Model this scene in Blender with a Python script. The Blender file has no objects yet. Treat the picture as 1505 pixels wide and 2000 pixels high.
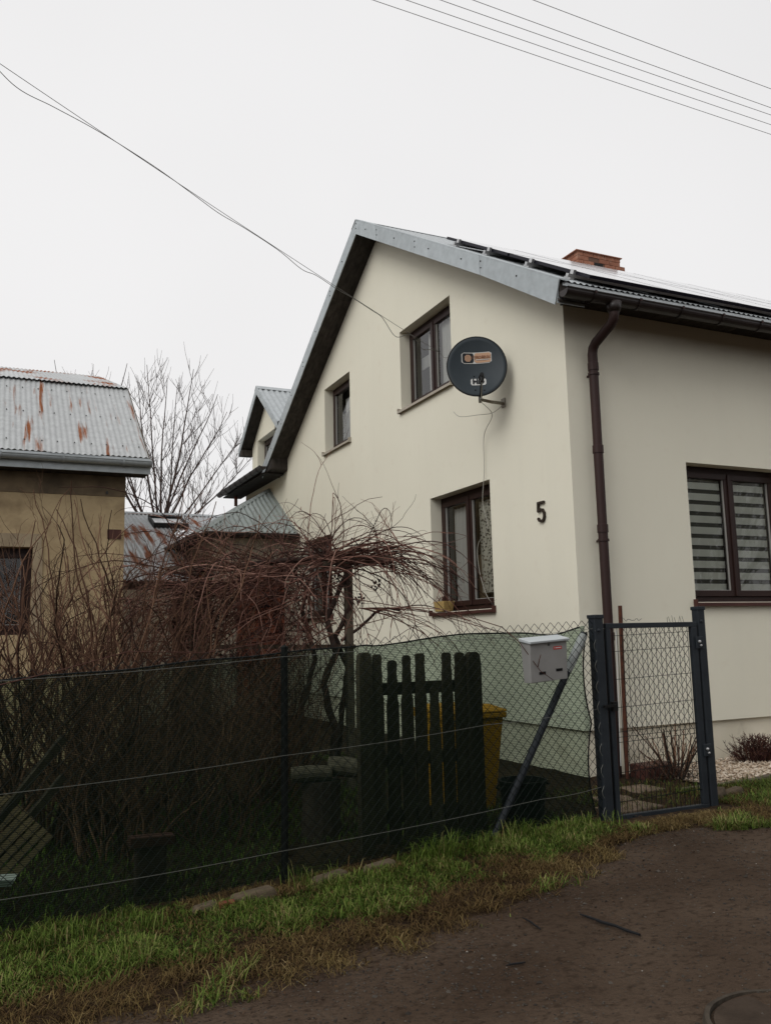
import bpy, math, random
import numpy as np
from mathutils import Vector, Matrix, noise

random.seed(7); np.random.seed(7)
scene = bpy.context.scene
col = scene.collection
R = math.radians

# ------------------------------------------------------------ camera
CAM = (-5.523, -7.238, 1.6)
def cam_matrix(pitch, roll, yaw):
    f = Vector((math.sin(yaw)*math.cos(pitch), math.cos(yaw)*math.cos(pitch), math.sin(pitch)))
    r = Vector((math.cos(yaw), -math.sin(yaw), 0)); u = r.cross(f)
    r2 = r*math.cos(roll)+u*math.sin(roll); u2 = u*math.cos(roll)-r*math.sin(roll)
    m = Matrix((r2, u2, -f)).transposed().to_4x4()
    m.translation = CAM
    return m
cd = bpy.data.cameras.new('camera'); cam = bpy.data.objects.new('camera', cd); col.objects.link(cam)
cam.matrix_world = cam_matrix(R(8.2738), R(-1.2914), R(24.9513))
cd.sensor_fit = 'HORIZONTAL'; cd.sensor_width = 36.0; cd.lens = 1689.24*36.0/1505.0
cd.clip_start = 0.05; cd.clip_end = 2000
scene.camera = cam

# ------------------------------------------------------------ overcast sky, soft sun
SUN_EL, SUN_AZ = R(38), R(248)          # azimuth clockwise from +Y
w = bpy.data.worlds.new('World'); scene.world = w; w.use_nodes = True
nt = w.node_tree; nt.nodes.clear()
out = nt.nodes.new('ShaderNodeOutputWorld'); bg = nt.nodes.new('ShaderNodeBackground')
sky = nt.nodes.new('ShaderNodeTexSky'); sky.sky_type = 'NISHITA'; sky.sun_disc = False
sky.sun_elevation = SUN_EL; sky.sun_rotation = SUN_AZ; sky.air_density = 1.0; sky.dust_density = 6.0; sky.ozone_density = 1.0
hs = nt.nodes.new('ShaderNodeHueSaturation'); hs.inputs['Saturation'].default_value = 0.06
mx = nt.nodes.new('ShaderNodeMix'); mx.data_type = 'RGBA'; mx.inputs[0].default_value = 0.93
mx.inputs[7].default_value = (8.95, 8.88, 8.92, 1)           # even cloud cover
wn_ = nt.nodes.new('ShaderNodeTexNoise'); wn_.inputs['Scale'].default_value = 1.6; wn_.inputs['Detail'].default_value = 3
wr = nt.nodes.new('ShaderNodeMapRange'); wr.inputs[1].default_value = .3; wr.inputs[2].default_value = .7; wr.inputs[3].default_value = .955; wr.inputs[4].default_value = 1.035
wc = nt.nodes.new('ShaderNodeTexCoord'); nt.links.new(wc.outputs['Generated'], wn_.inputs['Vector']); nt.links.new(wn_.outputs[0], wr.inputs[0])
wm_ = nt.nodes.new('ShaderNodeMix'); wm_.data_type = 'RGBA'; wm_.blend_type = 'MULTIPLY'; wm_.inputs[0].default_value = 1
nt.links.new(sky.outputs[0], hs.inputs['Color']); nt.links.new(hs.outputs[0], mx.inputs[6])
nt.links.new(mx.outputs[2], wm_.inputs[6]); nt.links.new(wr.outputs[0], wm_.inputs[7]); nt.links.new(wm_.outputs[2], bg.inputs['Color']); bg.inputs['Strength'].default_value = 0.1
nt.links.new(bg.outputs[0], out.inputs['Surface'])
sd = bpy.data.lights.new('sun', 'SUN'); sd.energy = 1.2; sd.angle = R(35); sd.color = (1, .985, .955)
so = bpy.data.objects.new('sun', sd); col.objects.link(so)
dirv = Vector((math.sin(SUN_AZ)*math.cos(SUN_EL), math.cos(SUN_AZ)*math.cos(SUN_EL), math.sin(SUN_EL)))
so.rotation_euler = dirv.to_track_quat('Z', 'Y').to_euler(); so.location = (-8, -8, 20)
vs = scene.view_settings; vs.view_transform = 'Standard'; vs.look = 'None'; vs.exposure = 0.0; vs.gamma = 1.0; vs.use_curve_mapping = False

# ------------------------------------------------------------ helpers
def tag(o, label=None, cat=None, group=None, kind=None):
    if label: o['label'] = label
    if cat: o['category'] = cat
    if group: o['group'] = group
    if kind: o['kind'] = kind
    return o
def thing(name, label, cat, loc=(0, 0, 0), group=None):
    o = bpy.data.objects.new(name, None); col.objects.link(o); o.location = loc; o.empty_display_size = .2
    return tag(o, label, cat, group)
def wloc(o):
    v = Vector((0, 0, 0))
    while o is not None: v = v+o.location; o = o.parent
    return v
class MB:
    """collects geometry in world coordinates"""
    def __init__(s): s.v = []; s.f = []; s.a = []
    def add(s, vs_, fs_):
        b = len(s.v); s.v += [tuple(p) for p in vs_]; s.f += [tuple(i+b for i in f) for f in fs_]; return s
    def box(s, x0, x1, y0, y1, z0, z1):
        return s.add([(x0,y0,z0),(x1,y0,z0),(x1,y1,z0),(x0,y1,z0),(x0,y0,z1),(x1,y0,z1),(x1,y1,z1),(x0,y1,z1)],
                     [(0,3,2,1),(4,5,6,7),(0,1,5,4),(1,2,6,5),(2,3,7,6),(3,0,4,7)])
    def hexa(s, p):   # 8 points, bottom 4 then top 4
        return s.add(p, [(0,3,2,1),(4,5,6,7),(0,1,5,4),(1,2,6,5),(2,3,7,6),(3,0,4,7)])
    def quad(s, *p): return s.add(p, [tuple(range(len(p)))])
    def prism(s, poly, off):
        n = len(poly); off = Vector(off); q = [Vector(p) for p in poly]
        return s.add(q+[p+off for p in q], [tuple(range(n))[::-1], tuple(range(n, 2*n))]+[(i, (i+1) % n, n+(i+1) % n, n+i) for i in range(n)])
    def bar(s, a, b, wd, ht=None, up=(0, 0, 1)):
        a = Vector(a); b = Vector(b); d = (b-a).normalized(); up = Vector(up)
        sd_ = d.cross(up)
        if sd_.length < 1e-4: sd_ = d.cross(Vector((0, 1, 0)))
        sd_.normalize(); u = sd_.cross(d); ht = ht or wd
        c = [(-1,-1),(1,-1),(1,1),(-1,1)]
        return s.hexa([a+sd_*(i*wd/2)+u*(j*ht/2) for i, j in c]+[b+sd_*(i*wd/2)+u*(j*ht/2) for i, j in c])
    def tube(s, pts, rad, n=6, caps=True):
        pts = [Vector(p) for p in pts]; m = len(pts)
        if not hasattr(rad, '__len__'): rad = [rad]*m
        b = len(s.v); prev = None
        for i, p in enumerate(pts):
            t = (pts[min(i+1, m-1)]-pts[max(i-1, 0)])
            t = t.normalized() if t.length > 1e-9 else Vector((0, 0, 1))
            if prev is None:
                x = t.cross(Vector((.31, .57, .76)));
                if x.length < .05: x = t.cross(Vector((1, 0, 0)))
            else: x = prev-t*prev.dot(t)
            x.normalize(); prev = x; y = t.cross(x)
            for k in range(n):
                an = 2*math.pi*k/n
                s.v.append(tuple(p+(x*math.cos(an)+y*math.sin(an))*rad[i]))
        for i in range(m-1):
            for k in range(n):
                k2 = (k+1) % n
                s.f.append((b+i*n+k, b+i*n+k2, b+(i+1)*n+k2, b+(i+1)*n+k))
        if caps:
            s.f.append(tuple(b+k for k in range(n))[::-1]); s.f.append(tuple(b+(m-1)*n+k for k in range(n)))
        return s
    def cyl(s, a, b, r, n=12, r2=None): return s.tube([a, b], [r, r if r2 is None else r2], n)
    def ball(s, c, r, sub=(8, 5), sc=(1, 1, 1)):
        n, m = sub; c = Vector(c); vs_ = [c+Vector((0, 0, -r*sc[2]))]
        for j in range(1, m):
            ph = -math.pi/2+math.pi*j/m
            for k in range(n):
                a = 2*math.pi*k/n; vs_.append(c+Vector((math.cos(a)*math.cos(ph)*r*sc[0], math.sin(a)*math.cos(ph)*r*sc[1], math.sin(ph)*r*sc[2])))
        vs_.append(c+Vector((0, 0, r*sc[2]))); L = len(vs_)-1; fs = []
        for k in range(n):
            fs.append((0, 1+(k+1) % n, 1+k)); fs.append((L, L-n+k, L-n+(k+1) % n))
            for j in range(m-2): fs.append((1+j*n+k, 1+j*n+(k+1) % n, 1+(j+1)*n+(k+1) % n, 1+(j+1)*n+k))
        return s.add(vs_, fs)
    def build(s, name, m, parent=None, smooth=False, bevel=0, attr=None):
        me = bpy.data.meshes.new(name)
        if parent is not None: o_ = wloc(parent)
        else:
            if len(s.v) > 5000:
                a = np.array(s.v); lo = a.min(0); c = a.mean(0); o_ = Vector((c[0], c[1], lo[2]))
            else:
                xs = [p[0] for p in s.v]; ys = [p[1] for p in s.v]; zs = [p[2] for p in s.v]
                o_ = Vector(((min(xs)+max(xs))/2, (min(ys)+max(ys))/2, min(zs)))
        arr = (np.array(s.v, dtype=float)-np.array(o_))
        me.from_pydata(arr.tolist(), [], s.f)
        if attr is not None:
            at = me.attributes.new('rnd', 'FLOAT', 'POINT'); at.data.foreach_set('value', np.asarray(attr, dtype=np.float32))
        if m: me.materials.append(m)
        if smooth: me.polygons.foreach_set('use_smooth', [True]*len(me.polygons))
        me.update()
        o = bpy.data.objects.new(name, me); col.objects.link(o)
        if parent is not None: o.parent = parent
        else: o.location = o_
        if bevel:
            b = o.modifiers.new('bevel', 'BEVEL'); b.width = bevel; b.segments = 2; b.limit_method = 'ANGLE'; b.angle_limit = R(40)
        return o
def inst(o, loc, parent=None, rot=None, scl=None):
    c = o.copy(); col.objects.link(c); c.parent = parent if parent is not None else o.parent
    c.location = loc
    if rot is not None: c.rotation_euler = rot
    if scl is not None: c.scale = scl
    return c

# ------------------------------------------------------------ materials
def nd(nt, t, **kw):
    n = nt.nodes.new(t)
    for k, v in kw.items():
        if k in n.inputs: n.inputs[k].default_value = v
        else: setattr(n, k, v)
    return n
def c4(c): return (c[0], c[1], c[2], 1)
def mat(name, base, rough=.7, metal=0.0, c2=None, scale=3.0, detail=5, stretch=(1, 1, 1), lo=.35, hi=.65, bump=None, spec=.2, vary=0.0, attr=None, c3=None, s3=40.0, lo3=.55, hi3=.7, coat=0.0, streak=None):
    m = bpy.data.materials.new(name); m.use_nodes = True; nt = m.node_tree
    p = nt.nodes['Principled BSDF']; p.inputs['Roughness'].default_value = rough; p.inputs['Metallic'].default_value = metal
    p.inputs['Specular IOR Level'].default_value = spec; p.inputs['Base Color'].default_value = c4(base)
    if coat: p.inputs['Coat Weight'].default_value = coat; p.inputs['Coat Roughness'].default_value = .15
    tc = nd(nt, 'ShaderNodeTexCoord'); mp = nd(nt, 'ShaderNodeMapping'); mp.inputs['Scale'].default_value = stretch
    nt.links.new(tc.outputs['Object'], mp.inputs['Vector']); L = nt.links.new
    cur = None
    def rng(sock, a, b):
        r = nd(nt, 'ShaderNodeMapRange'); r.inputs[1].default_value = a; r.inputs[2].default_value = b; L(sock, r.inputs[0]); return r.outputs[0]
    def mixc(fac, a, b):
        x = nd(nt, 'ShaderNodeMix'); x.data_type = 'RGBA'; L(fac, x.inputs[0])
        for s_, v in ((6, a), (7, b)):
            if isinstance(v, tuple): x.inputs[s_].default_value = c4(v)
            else: L(v, x.inputs[s_])
        return x.outputs[2]
    if c2:
        n = nd(nt, 'ShaderNodeTexNoise'); n.inputs['Scale'].default_value = scale; n.inputs['Detail'].default_value = detail; n.inputs['Roughness'].default_value = .6
        L(mp.outputs[0], n.inputs['Vector']); cur = mixc(rng(n.outputs[0], lo, hi), tuple(base), tuple(c2))
    if c3:
        n = nd(nt, 'ShaderNodeTexNoise'); n.inputs['Scale'].default_value = s3; n.inputs['Detail'].default_value = 3
        L(mp.outputs[0], n.inputs['Vector']); cur = mixc(rng(n.outputs[0], lo3, hi3), cur if cur else tuple(base), tuple(c3))
    if streak:
        m2 = nd(nt, 'ShaderNodeMapping'); m2.inputs['Scale'].default_value = (3, 3, .25); L(tc.outputs['Object'], m2.inputs['Vector'])
        n = nd(nt, 'ShaderNodeTexNoise'); n.inputs['Scale'].default_value = 1.3; n.inputs['Detail'].default_value = 6; L(m2.outputs[0], n.inputs['Vector'])
        cur = mixc(rng(n.outputs[0], .50, .80), cur, tuple(c*streak for c in base))
    if attr:
        a = nd(nt, 'ShaderNodeAttribute'); a.attribute_name = 'rnd'
        cr = nd(nt, 'ShaderNodeValToRGB'); L(a.outputs['Fac'], cr.inputs[0])
        el = cr.color_ramp.elements
        for i, c in enumerate(attr):
            e = el[i] if i < 2 else el.new(i/(len(attr)-1))
            e.position = i/(len(attr)-1); e.color = c4(c)
        cur = cr.outputs[0]
    if vary:
        oi = nd(nt, 'ShaderNodeObjectInfo'); h = nd(nt, 'ShaderNodeHueSaturation')
        if cur: L(cur, h.inputs['Color'])
        else: h.inputs['Color'].default_value = c4(base)
        r = nd(nt, 'ShaderNodeMapRange'); r.inputs[3].default_value = 1-vary; r.inputs[4].default_value = 1+vary
        L(oi.outputs['Random'], r.inputs[0]); L(r.outputs[0], h.inputs['Value']); cur = h.outputs[0]
    if cur: L(cur, p.inputs['Base Color'])
    if bump:
        n = nd(nt, 'ShaderNodeTexNoise'); n.inputs['Scale'].default_value = bump[0]; n.inputs['Detail'].default_value = bump[3] if len(bump) > 3 else 4
        L(mp.outputs[0], n.inputs['Vector']); b = nd(nt, 'ShaderNodeBump'); b.inputs['Strength'].default_value = bump[1]
        b.inputs['Distance'].default_value = bump[2] if len(bump) > 2 else .01
        L(n.outputs[0], b.inputs['Height']); L(b.outputs[0], p.inputs['Normal'])
    return m
def glass_mat(name, tint=(.93, .95, .94), rough=0.0, ior=1.52):
    m = bpy.data.materials.new(name); m.use_nodes = True; nt = m.node_tree; nt.nodes.clear()
    o = nd(nt, 'ShaderNodeOutputMaterial'); t = nd(nt, 'ShaderNodeBsdfTransparent'); g = nd(nt, 'ShaderNodeBsdfGlossy'); mx = nd(nt, 'ShaderNodeMixShader'); fr = nd(nt, 'ShaderNodeFresnel')
    t.inputs[0].default_value = c4(tint); g.inputs['Roughness'].default_value = rough; fr.inputs[0].default_value = ior
    ma = nd(nt, 'ShaderNodeMath', operation='MULTIPLY'); ma.inputs[1].default_value = 1.35; ma.use_clamp = True     # two panes, four faces
    nt.links.new(fr.outputs[0], ma.inputs[0]); nt.links.new(ma.outputs[0], mx.inputs[0]); nt.links.new(t.outputs[0], mx.inputs[1]); nt.links.new(g.outputs[0], mx.inputs[2]); nt.links.new(mx.outputs[0], o.inputs[0])
    return m
def sheer_mat(name, colr, alpha, weave=None):
    m = bpy.data.materials.new(name); m.use_nodes = True; nt = m.node_tree; p = nt.nodes['Principled BSDF']; o = nt.nodes['Material Output']
    p.inputs['Base Color'].default_value = c4(colr); p.inputs['Roughness'].default_value = .9; p.inputs['Specular IOR Level'].default_value = .1
    t = nd(nt, 'ShaderNodeBsdfTransparent'); mx = nd(nt, 'ShaderNodeMixShader'); mx.inputs[0].default_value = alpha
    nt.links.new(t.outputs[0], mx.inputs[1]); nt.links.new(p.outputs[0], mx.inputs[2]); nt.links.new(mx.outputs[0], o.inputs[0])
    if weave:
        tc = nd(nt, 'ShaderNodeTexCoord'); vo = nd(nt, 'ShaderNodeTexVoronoi'); vo.inputs['Scale'].default_value = weave; r = nd(nt, 'ShaderNodeMapRange')
        r.inputs[1].default_value = .25; r.inputs[2].default_value = .5; r.inputs[3].default_value = .12; r.inputs[4].default_value = alpha
        nt.links.new(tc.outputs['Object'], vo.inputs['Vector']); nt.links.new(vo.outputs['Distance'], r.inputs[0]); nt.links.new(r.outputs[0], mx.inputs[0])
    return m

def galv_mat(name, base=(.42, .45, .47), rust=None, rlo=.56, rhi=.66, stretch=(6, .6, .6), rscale=1.6, seed=0.0, metal=.55, rough=.42, streak=.14):
    m = mat(name, base, rough=rough, metal=metal, c2=tuple(c*.78 for c in base), scale=9, lo=.3, hi=.7, bump=(60, .08, .002), vary=.06)
    if rust:
        nt = m.node_tree; p = nt.nodes['Principled BSDF']; L = nt.links.new
        tc = nd(nt, 'ShaderNodeTexCoord'); mp = nd(nt, 'ShaderNodeMapping'); mp.inputs['Scale'].default_value = stretch; mp.inputs['Location'].default_value = (seed, seed*1.7, seed*.3)
        geo_ = nd(nt, 'ShaderNodeNewGeometry')
        L(geo_.outputs['Position'], mp.inputs['Vector'])
        n = nd(nt, 'ShaderNodeTexNoise'); n.inputs['Scale'].default_value = rscale; n.inputs['Detail'].default_value = 6; n.inputs['Roughness'].default_value = .55
        L(mp.outputs[0], n.inputs['Vector'])
        r = nd(nt, 'ShaderNodeMapRange'); r.inputs[1].default_value = rlo; r.inputs[2].default_value = rhi; L(n.outputs[0], r.inputs[0])
        x = nd(nt, 'ShaderNodeMix'); x.data_type = 'RGBA'
        src = p.inputs['Base Color'].links[0].from_socket
        L(r.outputs[0], x.inputs[0]); L(src, x.inputs[6])
        n2 = nd(nt, 'ShaderNodeTexNoise'); n2.inputs['Scale'].default_value = 30; L(geo_.outputs['Position'], n2.inputs['Vector'])
        y = nd(nt, 'ShaderNodeMix'); y.data_type = 'RGBA'; y.inputs[6].default_value = c4(rust); y.inputs[7].default_value = c4((rust[0]*.45, rust[1]*.45, rust[2]*.5)); L(n2.outputs[0], y.inputs[0])
        L(y.outputs[2], x.inputs[7]); L(x.outputs[2], p.inputs['Base Color'])
        mm = nd(nt, 'ShaderNodeMapRange'); mm.inputs[3].default_value = metal; mm.inputs[4].default_value = 0; L(r.outputs[0], mm.inputs[0]); L(mm.outputs[0], p.inputs['Metallic'])
        rr = nd(nt, 'ShaderNodeMapRange'); rr.inputs[3].default_value = rough; rr.inputs[4].default_value = .9; L(r.outputs[0], rr.inputs[0]); L(rr.outputs[0], p.inputs['Roughness'])
    return m

M = {}
M['render'] = mat('cream_render', (.765, .735, .612), rough=.92, spec=.08, c2=(.745, .713, .592), scale=.7, detail=7, bump=(190, .45, .004, 3), c3=(.715, .67, .55), s3=5, lo3=.60, hi3=.9, streak=.965)
M['plinth'] = mat('plinth_render', (.70, .65, .53), rough=.93, spec=.1, c2=(.63, .58, .46), scale=1.6, bump=(200, .4, .003, 2), c3=(.33, .29, .22), s3=3, lo3=.6, hi3=.85)
M['soffit'] = mat('tarred_soffit_board', (.022, .018, .015), rough=.75, c2=(.05, .042, .036), scale=6, stretch=(3, 1, 1), vary=.35, bump=(40, .3, .004))
M['galv'] = galv_mat('galvanised_flashing', (.46, .50, .515), rough=.5, metal=.35)
M['galv_sheet'] = galv_mat('galvanised_sheet', (.50, .53, .54), rough=.45, metal=.45)
M['galv_green'] = galv_mat('weathered_sheet', (.36, .40, .385), rough=.55, metal=.3)
M['screw'] = mat('screw_head', (.06, .06, .06), rough=.5)
M['gutter'] = mat('brown_gutter', (.016, .011, .010), rough=.42, c2=(.026, .018, .016), scale=5, spec=.4)
M['pipe'] = mat('brown_downpipe', (.036, .0165, .0145), rough=.55, c2=(.027, .013, .0115), scale=3, stretch=(1, 1, .4), spec=.25)
M['frame'] = mat('brown_window_frame', (.020, .0085, .0068), rough=.45, c2=(.028, .012, .0095), scale=7, stretch=(6, 6, 1), spec=.25)
M['sillb'] = mat('brown_sill', (.075, .03, .024), rough=.5, c2=(.055, .022, .018), scale=5)
M['sillc'] = mat('cream_sill', (.42, .385, .32), rough=.6, c2=(.36, .32, .26), scale=5)
M['glass'] = glass_mat('window_glass')
M['seal'] = mat('glazing_bead', (.32, .31, .29), rough=.5)
M['curtain'] = mat('white_curtain', (.58, .57, .54), rough=.95, spec=.05)
M['sheer'] = sheer_mat('sheer_curtain', (.62, .61, .58), .55)
M['lace'] = sheer_mat('lace_curtain', (.62, .59, .5), .9, weave=30)
M['blind'] = mat('blind_fabric', (.86, .87, .78), rough=.95, spec=.05, c2=(.82, .83, .74), scale=2)
M['zebra'] = mat('sheer_band', (.13, .13, .11), rough=.95, spec=.05)
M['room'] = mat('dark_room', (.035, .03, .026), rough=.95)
M['number'] = mat('bronze_number', (.032, .022, .016), rough=.5)
M['clay'] = mat('clay_chimney', (.36, .16, .10), rough=.9, c2=(.26, .11, .07), scale=4, detail=7, bump=(30, .4, .006), c3=(.36, .2, .14), s3=9, vary=.1)
M['mortar'] = mat('mortar', (.15, .085, .06), rough=.95)
M['panel'] = mat('solar_cells', (.006, .007, .014), rough=.06, spec=.5, coat=.6)
M['panel_frame'] = mat('black_anodised', (.012, .011, .017), rough=.4)
M['alu'] = mat('aluminium', (.6, .6, .6), rough=.35, metal=.8)
M['dish'] = mat('grey_dish', (.032, .042, .050), rough=.5, c2=(.038, .048, .055), scale=4)
M['black'] = mat('black_plastic', (.008, .008, .008), rough=.5)
M['white_print'] = mat('white_print', (.55, .55, .53), rough=.6)
M['peach_print'] = mat('faded_orange_print', (.52, .32, .21), rough=.6)
M['dark_print'] = mat('dark_print', (.02, .022, .025), rough=.6)
M['rust_print'] = mat('faded_lettering', (.24, .11, .06), rough=.6)
M['steel'] = mat('galvanised_steel', (.30, .29, .25), rough=.5, metal=.3, c2=(.2, .16, .11), scale=12)
M['cable'] = mat('grey_cable', (.16, .155, .14), rough=.7)
M['cable_w'] = mat('pale_cable', (.34, .33, .29), rough=.7)
M['line'] = mat('power_line', (.45, .45, .45), rough=.6)
M['post'] = mat('anthracite_steel', (.012, .0155, .020), rough=.5, c2=(.019, .024, .029), scale=6, spec=.3, bump=(30, .1, .002))
M['wire'] = mat('dark_coated_wire', (.006, .008, .007), rough=.6, spec=.12)
M['gwire'] = mat('bare_wire', (.15, .15, .135), rough=.5, metal=.3)
M['rust'] = mat('rusted_steel', (.10, .036, .02), rough=.9, c2=(.05, .02, .014), scale=14)
M['tape'] = mat('silver_wrap', (.36, .38, .37), rough=.45, c2=(.25, .27, .26), scale=20, bump=(30, .5, .006))
M['mailbox'] = mat('grey_mailbox', (.27, .265, .255), rough=.55, c2=(.24, .235, .225), scale=6)
M['mailbox_lid'] = mat('pale_mailbox_lid', (.46, .49, .50), rough=.5)
M['red'] = mat('red_sticker', (.48, .03, .025), rough=.5)
M['oldwood'] = mat('dark_weathered_wood', (.034, .024, .016), rough=.9, c2=(.065, .048, .032), scale=3, stretch=(8, 8, 1), vary=.3, bump=(20, .4, .004))
M['greywood'] = mat('grey_weathered_wood', (.14, .115, .085), rough=.9, c2=(.08, .063, .045), scale=3, stretch=(10, 10, 1), vary=.15, bump=(25, .4, .004))
M['palewood'] = mat('pale_wood', (.20, .14, .08), rough=.9, c2=(.11, .075, .045), scale=4, vary=.2)
M['yellow'] = mat('yellow_bin_plastic', (.46, .22, .010), rough=.55, c2=(.36, .17, .010), scale=4)
M['rubber'] = mat('black_rubber', (.009, .009, .010), rough=.7)
M['ochre'] = mat('ochre_barn_render', (.47, .365, .22), rough=.95, spec=.1, c2=(.37, .28, .165), scale=1.6, detail=8, bump=(18, .5, .02), c3=(.22, .16, .095), s3=3.5, lo3=.48, hi3=.82)
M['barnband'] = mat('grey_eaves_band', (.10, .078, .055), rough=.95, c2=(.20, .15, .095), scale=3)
M['tanwall'] = mat('tan_annex_render', (.44, .39, .32), rough=.95, c2=(.36, .31, .24), scale=2)
M['door'] = mat('red_brown_door', (.20, .060, .034), rough=.55, c2=(.14, .042, .024), scale=4, stretch=(8, 8, 1))
M['grout'] = mat('pale_plaster_patch', (.37, .30, .20), rough=.95, c2=(.27, .21, .14), scale=5)
M['barn_roof'] = galv_mat('rust_streaked_sheet', (.49, .505, .505), rust=(.30, .10, .035), rlo=.575, rhi=.68, stretch=(9, .62, .62), rscale=1.2, seed=3.1, metal=.35, rough=.5)
M['barn_roof_top'] = galv_mat('rusty_upper_sheet', (.49, .505, .505), rust=(.30, .10, .038), rlo=.51, rhi=.62, stretch=(1.2, .5, .5), rscale=1.5, seed=5.4, metal=.35, rough=.5)
M['shed_roof'] = galv_mat('rusty_shed_sheet', (.48, .50, .51), rust=(.28, .095, .04), rlo=.50, rhi=.62, stretch=(5, .5, .5), rscale=1.2, seed=1.3, metal=.35, rough=.5)
M['bark'] = mat('tree_bark', (.105, .070, .058), rough=.95, c2=(.03, .022, .019), scale=8)
M['twig'] = mat('red_brown_twig', (.075, .034, .024), rough=.85, attr=[(.022, .010, .008), (.06, .026, .019), (.13, .058, .043), (.30, .17, .13)])
M['willow'] = mat('brown_shrub_twig', (.075, .042, .025), rough=.85, attr=[(.026, .013, .009), (.085, .042, .026), (.20, .112, .07)])
M['vinebark'] = mat('vine_bark', (.030, .018, .015), rough=.95, c2=(.06, .04, .032), scale=10, bump=(25, .6, .01))
M['grape'] = mat('dried_grapes', (.012, .008, .012), rough=.7)
M['grass'] = mat('grass_blade', (.05, .09, .02), rough=.65, spec=.12, attr=[(.014, .027, .004), (.038, .069, .008), (.078, .122, .017), (.145, .176, .042), (.22, .18, .08)])
M['drygrass'] = mat('dry_grass', (.1, .07, .03), rough=.9, spec=.1, attr=[(.035, .021, .009), (.090, .055, .022), (.135, .098, .036), (.24, .175, .085)])
M['soil'] = mat('soil', (.026, .0165, .010), rough=.95, c2=(.046, .030, .018), scale=1.3, detail=8, c3=(.014, .009, .006), s3=14, lo3=.48, hi3=.66, bump=(35, .8, .02, 6), spec=.06)
M['road'] = mat('dirt_road', (.044, .0285, .0190), rough=.93, c2=(.076, .053, .037), scale=1.0, stretch=(.85, 1.15, 1), detail=9, c3=(.024, .0155, .0100), s3=24, lo3=.52, hi3=.78, bump=(34, .8, .03, 9), spec=.08, lo=.38, hi=.62)
M['concrete'] = mat('concrete', (.15, .125, .095), rough=.95, c2=(.09, .075, .055), scale=4, detail=7, bump=(40, .4, .006), vary=.15)
M['lid'] = mat('worn_concrete_lid', (.052, .036, .025), rough=.93, c2=(.030, .020, .013), scale=7, detail=8, bump=(60, .5, .006))
M['lidrim'] = mat('worn_lid_rim', (.062, .050, .037), rough=.9, c2=(.034, .026, .019), scale=14, bump=(60, .5, .006))
M['slab'] = mat('paving_slab', (.19, .14, .10), rough=.9, c2=(.12, .09, .065), scale=5, vary=.12, bump=(40, .3, .005))
M['chip'] = mat('pale_chippings', (.5, .42, .33), rough=.85, attr=[(.26, .19, .13), (.46, .37, .28), (.60, .53, .44)])
M['pebble'] = mat('road_stones', (.1, .09, .08), rough=.85, attr=[(.02, .016, .013), (.05, .042, .034), (.10, .085, .07), (.26, .24, .21)])
M['stone'] = mat('pale_stone', (.115, .085, .058), rough=.95, c2=(.060, .048, .030), scale=6, bump=(20, .6, .02), vary=.15)
M['brick'] = mat('red_brick', (.20, .06, .035), rough=.95, c2=(.13, .045, .03), scale=9)
M['heather'] = mat('dark_red_plant', (.05, .02, .016), rough=.9, attr=[(.022, .012, .011), (.055, .020, .018), (.10, .05, .03)])
M['leaf'] = mat('fallen_leaf', (.05, .03, .02), rough=.95, attr=[(.010, .006, .004), (.030, .016, .009), (.070, .040, .022)])
M['box'] = mat('painted_flower_box', (.45, .32, .12), rough=.8, c2=(.3, .2, .08), scale=20)

# shade netting: knitted tapes, about half open
def net_mat():
    m = bpy.data.materials.new('green_shade_net'); m.use_nodes = True; nt = m.node_tree; p = nt.nodes['Principled BSDF']; o = nt.nodes['Material Output']; L = nt.links.new
    p.inputs['Base Color'].default_value = (.0055, .0115, .007, 1); p.inputs['Roughness'].default_value = .8; p.inputs['Specular IOR Level'].default_value = .08
    uv = nd(nt, 'ShaderNodeUVMap'); sep = nd(nt, 'ShaderNodeSeparateXYZ'); L(uv.outputs[0], sep.inputs[0])
    def tri(sock, freq):
        a = nd(nt, 'ShaderNodeMath', operation='MULTIPLY'); a.inputs[1].default_value = freq; L(sock, a.inputs[0])
        b = nd(nt, 'ShaderNodeMath', operation='FRACT'); L(a.outputs[0], b.inputs[0]); return b.outputs[0]
    ty = tri(sep.outputs[1], 1/.0125)          # metres in v
    r = nd(nt, 'ShaderNodeMapRange'); r.inputs[1].default_value = .42; r.inputs[2].default_value = .58; r.inputs[3].default_value = .74; r.inputs[4].default_value = .42; L(ty, r.inputs[0])
    n = nd(nt, 'ShaderNodeTexNoise'); n.inputs['Scale'].default_value = 3; L(uv.outputs[0], n.inputs['Vector'])
    r2 = nd(nt, 'ShaderNodeMapRange'); r2.inputs[1].default_value = .3; r2.inputs[2].default_value = .7; r2.inputs[3].default_value = .86; r2.inputs[4].default_value = 1.06; L(n.outputs[0], r2.inputs[0])
    mu = nd(nt, 'ShaderNodeMath', operation='MULTIPLY', use_clamp=True); L(r.outputs[0], mu.inputs[0]); L(r2.outputs[0], mu.inputs[1])
    t = nd(nt, 'ShaderNodeBsdfTransparent'); t.inputs[0].default_value = (.84, 1, .90, 1); mx = nd(nt, 'ShaderNodeMixShader'); L(mu.outputs[0], mx.inputs[0]); L(t.outputs[0], mx.inputs[1]); L(p.outputs[0], mx.inputs[2]); L(mx.outputs[0], o.inputs[0])
    return m
M['net'] = net_mat()

# ------------------------------------------------------------ terrain height
def smooth(t): t = max(0., min(1., t)); return t*t*(3-2*t)
def gz(x, y):
    return -.03+.20*smooth((x+5.5)/5.0)

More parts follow.
